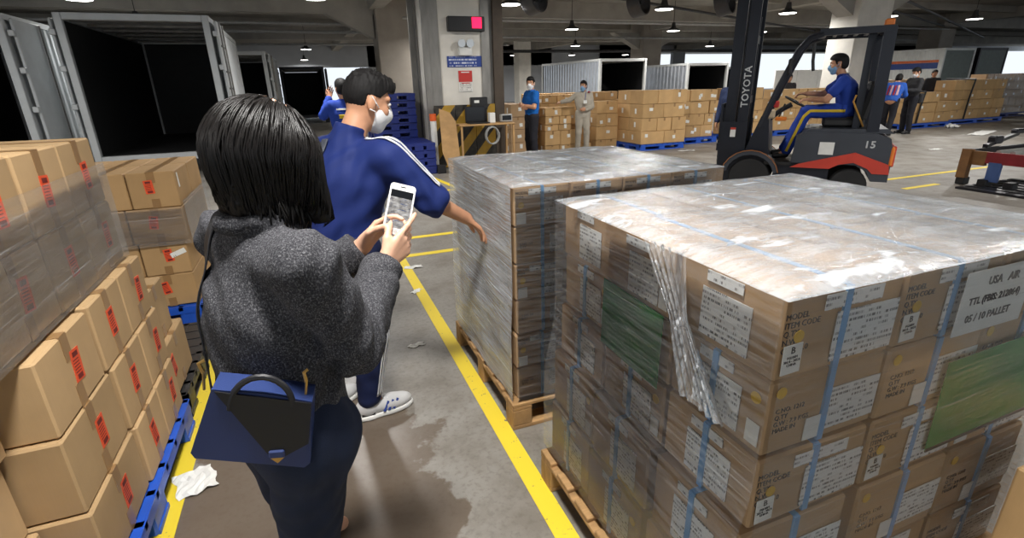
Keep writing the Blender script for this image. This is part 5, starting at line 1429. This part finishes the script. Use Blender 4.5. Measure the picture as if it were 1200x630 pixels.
# man with a raised arm, seen from behind beyond the tracksuit man
J = stand((.52, 7.45), math.radians(100), 1.0, elL=(.12, .26, 1.25), wrL=(.2, .14, 1.46), hdL=(.3, -.4, 1), hnL=(-1, 0, 0), elR=(.12, -.24, 1.2), wrR=(.28, -.08, 1.4), hdR=(.3, .4, 1), hnR=(-1, 0, 0), face=(1, .1, 0))
P_ = person(J, 'man from behind in blue work shirt, arms raised, beyond the white container', M_UNI, M_DKPANT, 1.0, None)
fw = unit(J['fwd']); sd = unit(J['shL'] - J['shR'])
o = ribbon('yellow_lettering_band', J['top'], [J['chest'] + sd * .11 + V(0, 0, .0), J['chest'] - sd * .11 + V(0, 0, .0)], [-fw, -fw], .05, M_YSTR, P_, .004, n=14); o.matrix_local = J['inv']
o = ribbon('pale_band', J['top'], [J['chest'] + sd * .13 + V(0, 0, .09), J['chest'] - sd * .13 + V(0, 0, .09)], [-fw, -fw], .02, M_PALE, P_, .004, n=14); o.matrix_local = J['inv']
# others, mostly hidden
J = stand((7.2, 7.55), math.radians(200), 1.0); person(J, 'man in dark navy standing half hidden behind the forklift mast', M_NAVYW, M_DKPANT, 1.0, None, res=.011)
J = stand((21.0, 12.6), math.radians(230), 1.0); person(J, 'man whose dark hair shows above the taller strapped stack', M_JKT, M_DKPANT, 1.0, None, res=.012)
J = stand((14.6, 13.0), math.radians(240), .98); person(J, 'man whose head shows behind the forklift driver\'s cartons', M_JKT, M_DKPANT, 1.0, None, res=.012)
# forklift driver
fa = math.atan2(.765, -.644); co_, si_ = math.cos(fa), math.sin(fa)
def flp(x, y, z): return V(7.19 + x * co_ - y * si_, 4.66 + x * si_ + y * co_, z)
def fld(x, y, z): return V(x * co_ - y * si_, x * si_ + y * co_, z)
J = {'s': 1.0, 'pel': flp(.56, 0, 1.14), 'chest': flp(.60, 0, 1.42), 'neck': flp(.67, 0, 1.60), 'head': flp(.745, 0, 1.735), 'shL': flp(.655, .18, 1.53), 'shR': flp(.655, -.18, 1.53),
     'elL': flp(.82, .25, 1.30), 'wrL': flp(1.0, .14, 1.30), 'elR': flp(.85, -.24, 1.36), 'wrR': flp(1.06, -.13, 1.37), 'hipL': flp(.58, .09, 1.13), 'hipR': flp(.58, -.09, 1.13), 'knL': flp(1.03, .17, 1.14), 'knR': flp(1.03, -.15, 1.14),
     'anL': flp(1.20, .19, .60), 'anR': flp(1.24, -.16, .60), 'fwd': fld(1, 0, 0), 'face': fld(1, .05, -.12), 'toeL': fld(1, .05, 0), 'toeR': fld(1, -.05, 0), 'hdL': fld(1, -.15, 0), 'hdR': fld(1, .15, 0), 'hnL': fld(0, -.3, -1), 'hnR': fld(0, .3, -1)}
P_ = person(J, 'forklift driver in royal blue uniform with yellow trouser stripe and blue mask', M_UNI, M_UNI, .6, M_MASKB, M_SKIN2, .0085, False, curlL=(.6, .6, .6, .6), curlR=(.6, .6, .6, .6))
lf = fld(0, 1, .25)
o = ribbon('trouser_stripe', J['pants'], [J['hipL'], J['knL'] * .9 + J['hipL'] * .1, J['knL'] * .85 + J['anL'] * .15, J['anL']], [lf, lf, lf, lf], .035, M_YSTR, P_, .003, n=40); o.matrix_local = J['inv']
for q in 'LR':
    S = Shape(); a = J['an' + q]; d = fld(1, 0, 0); S.cone(a - V(0, 0, .03), a + d * .14 - V(0, 0, .055), .045, .036, .02); S.cone(a, a + V(0, 0, .05), .045, .045, .02)
    o = np_obj('shoe', S.mesh(.008), M_SHOEB, P_); o.matrix_local = J['inv']
S = Shape(); S.cone(J['neck'] + lf * .0 - fld(.05, 0, .0), J['neck'] + fld(.0, .12, -.05), .03, .035, .02); S.cone(J['neck'] - fld(.05, 0, .0), J['neck'] + fld(0, -.12, -.05), .03, .035, .02)
o = np_obj('pale_collar', S.mesh(.008), M_PALE, P_); o.matrix_local = J['inv']
# ------------------------------------------------------------------ the man in the tracksuit
M_TRK = cloth('tracksuit_blue', (26, 42, 100), .7, .15, 220, .08, 4); M_TRKP = cloth('track_trousers_navy', (26, 36, 72), .75, .15, 220, .08, 4)
M_STRIPE = cloth('white_stripe', (214, 216, 220), .7, .1)
M_SNK = mat('sneaker_knit', (196, 196, 196), .75, var=.08, bump=.3, bscale=300); M_SOLE = mat('sneaker_sole', (226, 226, 222), .6)
J = {'s': 1.0, 'pel': V(.06, 2.37, .93), 'chest': V(.12, 2.38, 1.20), 'neck': V(.165, 2.40, 1.40), 'head': V(.27, 2.44, 1.535), 'face': V(.93, .22, -.30), 'fwd': V(.62, .78, -.15),
     'shL': V(-.03, 2.53, 1.33), 'shR': V(.31, 2.25, 1.315), 'elL': V(-.04, 2.62, 1.06), 'wrL': V(.14, 2.72, .99), 'elR': V(.475, 2.23, 1.12), 'wrR': V(.652, 2.30, 1.0),
     'hipL': V(-.02, 2.43, .90), 'hipR': V(.13, 2.31, .90), 'knL': V(-.05, 2.50, .48), 'knR': V(.16, 2.34, .48), 'anL': V(-.13, 2.50, .09), 'anR': V(.105, 2.36, .09), 'toeL': V(.9, .5, 0), 'toeR': V(1, .18, 0)}
def build_man(J):
    s = 1.0; Pm = empty('person', (.06, 2.37, 0), 0, 'man in a blue tracksuit with white stripes and mask, touching the wrapped pallet', 'person'); inv = T(-.06, -2.37, 0)
    B = Shape(); torso(B, J, -.012); add_head(B, J['head'], J['face'], 1.03); r_, f_, u_ = head_frame(J['face'])
    B.cone(J['head'] - u_ * .05 - f_ * .025, J['neck'] - V(0, 0, .04), .054, .062, .025)
    for q in 'LR':
        arm(B, J['sh' + q], J['el' + q], J['wr' + q], s, 0, (.045, .041, .029)); leg(B, J['hip' + q], J['kn' + q], J['an' + q], s, -.006); B.cone(J['an' + q], J['an' + q] + unit(J['toe' + q]) * .1 - V(0, 0, .045), .036, .028, .02)
    add_hand(B, J['wrR'], V(.72, .12, -.68), V(-.55, -.1, -.75), 1, (.28, .22, .28, .36), 1.02)
    add_hand(B, J['wrL'], V(.9, -.2, .1), V(0, 0, 1), -1, (.5, .5, .5, .5), 1.0)
    np_obj('body', B.mesh(.0055), M_SKIN2, Pm)
    S = Shape(); torso(S, J, .016, belly=1.06)
    S.cone(J['pel'] - V(0, 0, .0), J['chest'], .142, .150, .05, (J['fwd'], 1.15))
    arm(S, J['shL'], J['elL'], J['wrL'], s, .016, end=.95)
    arm(S, J['shR'], J['elR'], J['wrR'], s, .018, (.054, .05, .046), end=.14)
    S.cone(J['elR'] + (J['wrR'] - J['elR']) * .08, J['elR'] + (J['wrR'] - J['elR']) * .14, .058, .055, .01)
    S.cone(J['shR'], J['elR'], .066, .052, .04)
    S.cone(J['neck'] - V(.02, .01, .05), J['neck'] + V(.02, .005, .035), .074, .066, .02)
    nk = J['neck'] + V(.03, .005, .04); nd = unit(V(.35, .05, 1))
    def cut(P):
        a = .885 - P[:, 2] + .02 * np.sin(P[:, 0] * 9); d = P - nk.astype(f32)
        top = np.where(np.sqrt((d[:, :2] ** 2).sum(1)) < .12, d @ nd.astype(f32), -1.0); el = J['elR']; ab = unit(J['wrR'] - el)
        near = np.sqrt(((P - (el + ab * .05).astype(f32)) ** 2).sum(1)) < .11
        c2 = np.where(near, (P - el.astype(f32)) @ ab.astype(f32) - .052, -1.0)
        return np.maximum(np.maximum(a, top), c2)
    np_obj('track_jacket', S.mesh(.0065, cut=cut, disp=wrinkle(.008, .9, 2.0)), M_TRK, Pm)
    Q = Shape()
    for q in 'LR': leg(Q, J['hip' + q] + V(0, 0, .02), J['kn' + q], J['an' + q] + V(0, 0, .03), s, .012, (.092, .068, .047), .04); Q.cone(J['an' + q] + V(0, 0, .03), J['an' + q] + V(0, 0, .06), .056, .05, .015)
    Q.cone(J['hipL'] + V(0, 0, .03), J['hipR'] + V(0, 0, .03), .10, .10, .05); 
    np_obj('track_trousers', Q.mesh(.0065, disp=wrinkle(.006, .9, 4.0)), M_TRKP, Pm)
    # three stripes down the right sleeve and the right leg
    sh, el = J['shR'], J['elR']; ax = unit(el - sh); ou = unit(np.cross(ax, V(0, 0, 1))) * 1.0
    upd = unit(V(.28, -.3, 1.0)); up2 = unit(V(.5, -.25, .85))
    sd = unit(np.cross(ax, upd))
    for k in (-1, 0, 1):
        ribbon('sleeve_stripe', S, [J['neck'] * .55 + sh * .45 + V(.0, -.0, -.02) + sd * .020 * k, sh + sd * .022 * k, sh * .4 + el * .6 + sd * .02 * k, el + sd * .018 * k], [unit(V(.1, -.1, 1)), upd, up2, up2], .010, M_STRIPE, Pm, .003, 2, 36, .2)
        h_, kn, an = J['hipR'], J['knR'], J['anR']; o_ = unit(V(.72, -.7, 0)); sx = unit(np.cross(V(0, 0, -1), o_))
        ribbon('leg_stripe', Q, [h_ + sx * .018 * k, kn + sx * .016 * k, an + V(0, 0, .05) + sx * .014 * k], [o_, o_, o_], .0085, M_STRIPE, Pm, .003, 2, 40, .2)
    for q in 'LR':
        sh_ = shoe('sneaker', J['an' + q], J['toe' + q], 1.07, M_SNK, M_SOLE, Pm)
        if q == 'R':
            d = unit(J['toeR']); sdv = V(d[1], -d[0], 0)
            for k in range(3):
                p = J['anR'] * V(1, 1, 0) + d * (.055 + .025 * k) + sdv * .0495
                MB().bar(p + V(0, 0, .032), p + d * .03 - sdv * .012 + V(0, 0, .078), .006, .011, up=tuple(d)).build('shoe_stripe', M_SIGNB, sh_)
            for k in range(4):
                p = J['anR'] * V(1, 1, 0) + d * (.065 + .022 * k) + V(0, 0, .093 - .006 * k); MB().bar(p - sdv * .022, p + sdv * .022, .007, .006).build('lace', M_SOLE, sh_)
            p = J['anR'] * V(1, 1, 0) - d * .02 + sdv * .041; MB().bar(p - d * .035 - sdv * .012 + V(0, 0, .034), p + d * .03 + V(0, 0, .034), .006, .012).build('heel_band', M_BLACK, sh_)
    face_parts(Pm, J['head'], J['face'], 1.03, M_MASK, 'fade', None, .0055)
    for ch in Pm.children: ch.matrix_local = inv @ ch.matrix_local
    # bag strap lying over his back
    fb = -unit(V(.62, .78, 0))
    bag = empty('crossbody_bag', (0, 0, 0), 0, 'black crossbody bag with strap down the tracksuit man\'s back', 'bag')
    ribbon('strap', S, [J['neck'] * .75 + J['shL'] * .25 - V(0, 0, .03), J['chest'] * .75 + J['shL'] * .25, J['pel'] * .6 + J['chest'] * .4 + V(-.07, .05, 0)], [unit(fb + V(0, 0, .6)), fb, fb], .042, mat('grey_webbing', (58, 62, 72), .7), bag, .005, 3, 40, .25)
    MB().cbox((0, 0, 0), (.17, .06, .13), .02, T(.26, 2.66, 1.03) @ rotz(.9)).build('pouch', mat('pouch_blue_grey', (86, 98, 128), .6), bag)
build_man(J)

# ------------------------------------------------------------------ the woman taking a picture
def tweed_mat():
    t = NT('grey_tweed'); co = t.coord()
    a = t.noise(t.mapping(co, (1, 1, .55)), 380, 3, .6); b = t.noise(t.mapping(co, (.5, .5, 1)), 420, 2, .6); c = t.noise(co, 6, 3)
    col = t.ramp(a, [(.36, lin(44, 44, 47)), (.55, lin(84, 84, 88)), (.72, lin(140, 140, 143))])
    col = t.mix(t.ramp(b, [(.5, (0, 0, 0)), (.62, (1, 1, 1))]), col, lin(48, 48, 52))
    col = t.mix(t.math('MULTIPLY', c, .4), col, lin(44, 44, 48))
    t.l.new(col, t.b.inputs['Base Color']); t.b.inputs['Roughness'].default_value = .9; t.b.inputs['Specular IOR Level'].default_value = .15
    t.l.new(t.bump(a, .5, .003), t.b.inputs['Normal']); return t.m
M_TWEED = tweed_mat(); M_JEAN = cloth('dark_denim', (34, 42, 62), .85, .4, 420, .2, 14); M_BLKC = cloth('black_knit', (22, 22, 24)); M_BAGN = mat('navy_leather', (40, 56, 104), .42, var=.1, bump=.1, bscale=300); M_BAGB = mat('black_leather', (20, 20, 24), .45, var=.1); M_GOLD = mat('brass', (196, 160, 96), .3, .9)
FW = unit(V(.86, .51, 0)); RT = V(FW[1], -FW[0], 0)
W_ = {'s': .96, 'pel': V(-.135, 1.12, .90), 'chest': V(-.125, 1.12, 1.16), 'neck': V(-.115, 1.125, 1.365), 'head': V(-.078, 1.14, 1.464), 'face': V(.84, .50, -.30), 'fwd': FW}
W_['shR'] = W_['neck'] + RT * .168 + V(0, 0, -.075) - FW * .01; W_['shL'] = W_['neck'] - RT * .16 + V(0, 0, -.07)
W_['elR'] = V(.028, 1.03, 1.085); W_['wrR'] = V(.138, 1.275, 1.172); W_['elL'] = V(-.02, 1.39, 1.12); W_['wrL'] = V(.098, 1.385, 1.195)
W_['hipR'] = W_['pel'] + RT * .085 - V(0, 0, .05); W_['hipL'] = W_['pel'] - RT * .085 - V(0, 0, .05)
W_['knR'] = V(-.145, 1.13, .46); W_['anR'] = V(-.17, 1.10, .08); W_['knL'] = V(-.18, 1.34, .47); W_['anL'] = V(-.175, 1.60, .09)
PH_C = V(.200, 1.345, 1.294); PH_R = unit(V(.95, -.14, -.30)); PH_U = V(.57, .36, .74); PH_U = unit(PH_U - (PH_U @ PH_R) * PH_R); PH_N = np.cross(PH_R, PH_U)
def build_woman(J):
    s = J['s']; P0 = J['pel']; Pm = empty('person', (float(P0[0]), float(P0[1]), 0), 0, 'woman with a black bob and grey tweed jacket photographing with a phone', 'person'); inv = T(-float(P0[0]), -float(P0[1]), 0)
    B = Shape(); torso(B, J, -.014, w=.5); add_head(B, J['head'], J['face'], .98); r_, f_, u_ = head_frame(J['face'])
    B.cone(J['head'] - u_ * .05 - f_ * .02, J['neck'] - V(0, 0, .03), .045, .052, .02)
    for q in 'LR':
        arm(B, J['sh' + q], J['el' + q], J['wr' + q], s, 0, (.04, .036, .025)); leg(B, J['hip' + q], J['kn' + q], J['an' + q], s, -.004); B.cone(J['an' + q], J['an' + q] + FW * .1 - V(0, 0, .05), .034, .026, .02)
    add_hand(B, J['wrR'], V(.74, .36, .50), V(-.45, .85, .05), 1, (.10, .5, .65, .8), .93, 1.0)
    add_hand(B, J['wrL'], V(.70, -.10, .68), V(.60, -.62, -.35), -1, (.45, .6, .7, .8), .93, .9)
    np_obj('body', B.mesh(.0045), M_SKIN, Pm)
    # jacket
    S = Shape(); torso(S, J, .004, w=.5)
    S.cone(P0 - V(0, 0, .03), J['chest'] - V(0, 0, .05), .140, .112, .06, (FW, 1.12)); S.cone(P0 + RT * .03 - V(0, 0, .06), P0 + RT * .02 + V(0, 0, .10), .130, .09, .05, (FW, 1.1))
    for q in 'LR': arm(S, J['sh' + q], J['el' + q], J['wr' + q], s, .018, (.050, .044, .035), .010, .93)
    S.cone(J['shR'], J['shR'] - V(0, 0, .03), .058, .056, .02)
    # collar roll
    nk = J['neck']
    for a0 in range(0, 360, 30):
        a1 = a0 + 30; p = [nk + (FW * math.cos(math.radians(a)) * .066 + RT * math.sin(math.radians(a)) * .066) + V(0, 0, -.004 - .045 * max(0, math.cos(math.radians(a)))) for a in (a0, a1)]
        S.cone(p[0], p[1], .017, .017, .012)
    def cut(P):
        hz = .905 - P[:, 2] + .035 * np.cos(((P - P0.astype(f32)) @ RT.astype(f32)) * 14) - .03
        keep = np.full(len(P), 1.0, f32)
        for q in 'LR':
            e, w_ = J['el' + q], J['wr' + q]; ab = unit(w_ - e); L_ = np.linalg.norm(w_ - e); t = (P - e.astype(f32)) @ ab.astype(f32)
            dd = np.sqrt(((P - (e.astype(f32) + np.clip(t, 0, L_)[:, None] * ab.astype(f32))) ** 2).sum(1))
            keep = np.maximum(-1, np.where((dd < .075) & (t > L_ * .5), np.minimum(keep, 1), keep)); hz = np.where((dd < .08) & (t > L_ * .6), t - L_ * .93, hz)
        return hz
    fine = wrinkle(.0075, 1.1, 3.0); EL = J['elR']
    def disp(P):
        d = np.sqrt(((P - EL.astype(f32)) ** 2).sum(1)); ax = unit(J['wrR'] - J['shR']); t = (P - EL.astype(f32)) @ ax.astype(f32)
        return fine(P) + (.005 * np.exp(-(d / .09) ** 2) * np.sin(t * 190)).astype(f32)
    np_obj('tweed_jacket', S.mesh(.0055, cut=cut, disp=disp), M_TWEED, Pm)
    # trousers
    Q = Shape()
    for q in 'LR': leg(Q, J['hip' + q] + V(0, 0, .03), J['kn' + q], J['an' + q], s, .008, (.092, .062, .044), .04)
    Q.cone(J['hipL'] + V(0, 0, .03), J['hipR'] + V(0, 0, .03), .105, .105, .05)
    np_obj('jeans', Q.mesh(.006, disp=wrinkle(.004, 1.0, 4.0)), M_JEAN, Pm)
    for q, d in (('L', V(.25, 1, 0)), ('R', FW)): shoe('shoe', J['an' + q], d, .95, mat('tan_shoe', (120, 88, 58), .6), M_BLACK, Pm)
    # inner black collar and face mask hints
    # hair: bob
    c = J['head']; A = (r_, f_, u_)
    H = Shape(); H.ell(c + u_ * .026 - f_ * .016, V(.079, .094, .090), A, .02); H.cone(c - f_ * .025 + u_ * .01, c - f_ * .03 - V(0, 0, .07), .084, .077, .05, (r_, 1.06)); H.cone(c + f_ * .02 + r_ * .05 + u_ * .02, c + f_ * .06 + r_ * .056 - V(0, 0, .10), .044, .026, .04); H.cone(c + f_ * .02 - r_ * .05 + u_ * .02, c + f_ * .06 - r_ * .056 - V(0, 0, .10), .044, .026, .04)
    def hdisp(P):
        Qq = P - c.astype(f32); th = np.arctan2(Qq @ r_.astype(f32), Qq @ f_.astype(f32)); z_ = Qq[:, 2]
        return (.0022 * np.sin(th * 46 + 3 * np.sin(z_ * 30 + th * 3)) + .0016 * np.sin(th * 91 + 9 * z_ + 1.3) + .003 * np.sin(th * 9 + z_ * 14)).astype(f32) * np.clip((.09 - z_) * 9, .1, 1)
    def hcut(P):
        Qq = P - c.astype(f32); fu = Qq @ f_.astype(f32); uu = Qq @ u_.astype(f32); rr = Qq @ r_.astype(f32); th = np.arctan2(rr, fu)
        bottom = -.105 - P[:, 2] + c[2] - .022 * np.clip(fu * 8, -1, 1) + .006 * np.sin(th * 23) + .004 * np.sin(th * 57)
        facecut = np.where((np.abs(rr) < .058) & (uu < .055), fu - .045, -1)
        return np.maximum(bottom, facecut)
    np_obj('hair', H.mesh(.0045, cut=hcut, disp=hdisp), M_HAIR, Pm)
    # separate locks falling from the crown
    q = random.Random(9); O_ = []; D_ = []; meta = []; NS, NP = 620, 13
    for k in range(NS):
        th = q.uniform(.62, 2 * math.pi - .62); el0 = q.uniform(35, 80); L_ = q.uniform(.085, .132); off = q.uniform(-.0015, .0025); wob = q.uniform(-.12, .12)
        for i in range(NP):
            t_ = i / (NP - 1); a = th + wob * t_
            if t_ < .5: el = math.radians(el0 * (1 - t_ / .5)); org = c + u_ * .01
            else: el = 0.0; org = c + u_ * .01 - V(0, 0, L_ * (t_ - .5) / .5)
            O_.append(org); D_.append((f_ * math.cos(a) + r_ * math.sin(a)) * math.cos(el) + u_ * math.sin(el))
        meta.append(off)
    pts = march(H, np.array(O_), np.array(D_), .16, 50).reshape(NS, NP, 3); dd = np.array(D_).reshape(NS, NP, 3); lk = MB()
    for k in range(NS):
        p = pts[k] + dd[k] * meta[k]; p[-1] += (c - p[-1]) * np.array([.10, .10, 0]) ; rad = [.0006] + [.0021] * (NP - 3) + [.0015, .0004]
        lk.tube([tuple(x) for x in p], rad, 4)
    lo_ = lk.build('hair_locks', M_HAIR, Pm, 'all'); lo_['kind'] = 'stuff'
    face_parts(Pm, J['head'], J['face'], .98, M_MASKB, None, None, .0055)
    # scattered hair tips at the nape and beside the face
    q = random.Random(4); tips = MB()
    for k in range(260):
        th = q.uniform(.6, 2 * math.pi - .6); b0 = c + f_ * math.cos(th) * .072 + r_ * math.sin(th) * .076 - f_ * .015 - V(0, 0, .07)
        dn = V(q.uniform(-.018, .018), q.uniform(-.018, .018), -q.uniform(.045, .07)); tips.tube([tuple(b0), tuple(b0 + dn * .6), tuple(b0 + dn + (c - b0) * V(.12, .12, 0))], [.003, .0022, .0005], 4)
    to = tips.build('hair_tips', M_HAIR, Pm, 'all'); to['kind'] = 'stuff'
    for ch in Pm.children: ch.matrix_local = inv @ ch.matrix_local
    return S
SJ = build_woman(W_)
# phone
def basis(c, r, u, n): return Matrix(((r[0], u[0], n[0], c[0]), (r[1], u[1], n[1], c[1]), (r[2], u[2], n[2], c[2]), (0, 0, 0, 1)))
M_PHW = mat('phone_white', (236, 234, 232), .3, var=.02)
PH = empty('mobile_phone', (0, 0, 0), 0, 'white mobile phone held up by the woman, its screen showing the pallets', 'phone'); PH.matrix_world = basis(PH_C, PH_R, PH_U, PH_N)
def rrect(w, h, r, n=5):
    p = []
    for cx_, cy_, a0 in ((w / 2 - r, h / 2 - r, 0), (-w / 2 + r, h / 2 - r, 90), (-w / 2 + r, -h / 2 + r, 180), (w / 2 - r, -h / 2 + r, 270)):
        for k in range(n): a = math.radians(a0 + 90 * k / (n - 1)); p.append((cx_ + r * math.cos(a), cy_ + r * math.sin(a)))
    return p
MB().prism(rrect(.067, .138, .009), -.0065, .0005).build('case', M_PHW, PH)
def screen_mat():
    t = NT('phone_screen'); co = t.coord(); x, y, z = t.sep(co)
    n = t.noise(t.mapping(co, (60, 90, 1), (0, 0, .6)), 1.0, 3); st = t.noise(t.mapping(co, (30, 240, 1), (0, 0, -.35)), 1.0, 2)
    col = t.ramp(n, [(.3, lin(90, 88, 92)), (.5, lin(176, 172, 168)), (.7, lin(232, 230, 228))]); col = t.mix(t.ramp(st, [(.58, (0, 0, 0)), (.62, (1, 1, 1))]), col, lin(70, 92, 140))
    t.l.new(col, t.b.inputs['Emission Color']); t.b.inputs['Emission Strength'].default_value = .75; t.b.inputs['Base Color'].default_value = (.02, .02, .02, 1); t.b.inputs['Roughness'].default_value = .1
    return t.m
sc_ = MB().box((0, -.0105, .0008), (.058, .083, .0008)).build('screen', screen_mat(), PH)
MB().box((0, .041, .0008), (.058, .02, .0008)).build('screen_top_band', M_GLASS, PH)
MB().box((0, .061, .0008), (.014, .0022, .0008)).build('speaker_slot', M_GLASS, PH); MB().lathe([(.0052, .0004), (.0052, .0012)], 16, T(0, -.061, 0)).build('home_button', M_PIPE, PH)
# handbag on her back
bc_ = V(-.160, .955, 1.0)
BG = empty('handbag', tuple(bc_), 0, 'navy blue handbag with black handle hanging behind the woman', 'bag')
BG.rotation_euler = (0, .12, -.12); BG.scale = (.86, .86, .86)
YX = Matrix(((1, 0, 0, 0), (0, 0, -1, 0), (0, 1, 0, 0), (0, 0, 0, 1)))
MB().prism([(-.105, .085), (-.122, -.075), (-.112, -.088), (.112, -.088), (.122, -.075), (.095, .085), (0.0, .09)], -.036, .036, YX @ rotz(-.22)).build('body', M_BAGN, BG, True)
MB().prism([(-.098, .083), (.03, -.058), (.06, -.064), (.108, -.02), (.094, .083)], .0365, .041, YX @ rotz(-.22)).build('dark_front_piece', M_BAGB, BG)  # black piece over the right part of the bag front
MB().cbox((.035, -.043, -.062), (.034, .008, .022), .004).build('front_tab', M_BAGN, BG); MB().prism([(-.014, 0), (.014, 0), (0, -.014)], .040, .044, YX @ T(.036, -.072, 0)).build('clasp', M_GOLD, BG)
MB().tube([(.055 + .062 * math.cos(math.radians(a)) - .045, -.036, .055 + .075 * math.sin(math.radians(a))) for a in range(0, 181, 12)], .007, 8).build('handle', M_BAGB, BG, True)
MB().tube([(-.108, 0, .085), (-.106, 0, .125)], .003, 6).build('strap_ring', M_GOLD, BG); MB().tube([(.094, -.01, .05), (.098, -.012, .10)], .003, 6).build('strap_ring', M_GOLD, BG); MB().tube([(.098, -.012, .10), (.094, -.016, .125), (.102, -.012, .13)], .004, 6).build('snap_hook', M_GOLD, BG); MB().tube([(-.106, 0, .125), (-.112, -.004, .15), (-.102, 0, .155)], .004, 6).build('snap_hook', M_GOLD, BG)
p0 = bc_ + V(-.106, .012, .15); sh = W_['shL']
ribs = ribbon('shoulder_strap', SJ, [W_['shL'] * .75 + W_['neck'] * .25 - V(0, 0, .03), W_['shL'] * .5 + W_['pel'] * .5 + V(-.03, 0, .08), W_['pel'] * .7 + W_['chest'] * .3 - RT * .06], [unit(V(-.35, -.4, 1)), unit(V(-.75, -.65, .1)), unit(V(-.8, -.6, 0))], .028, M_BAGB, None, .004, 3, 34, .3)
bpy.context.view_layer.update(); ribs.parent = BG; ribs.matrix_parent_inverse = BG.matrix_world.inverted()
bpy.context.view_layer.update()
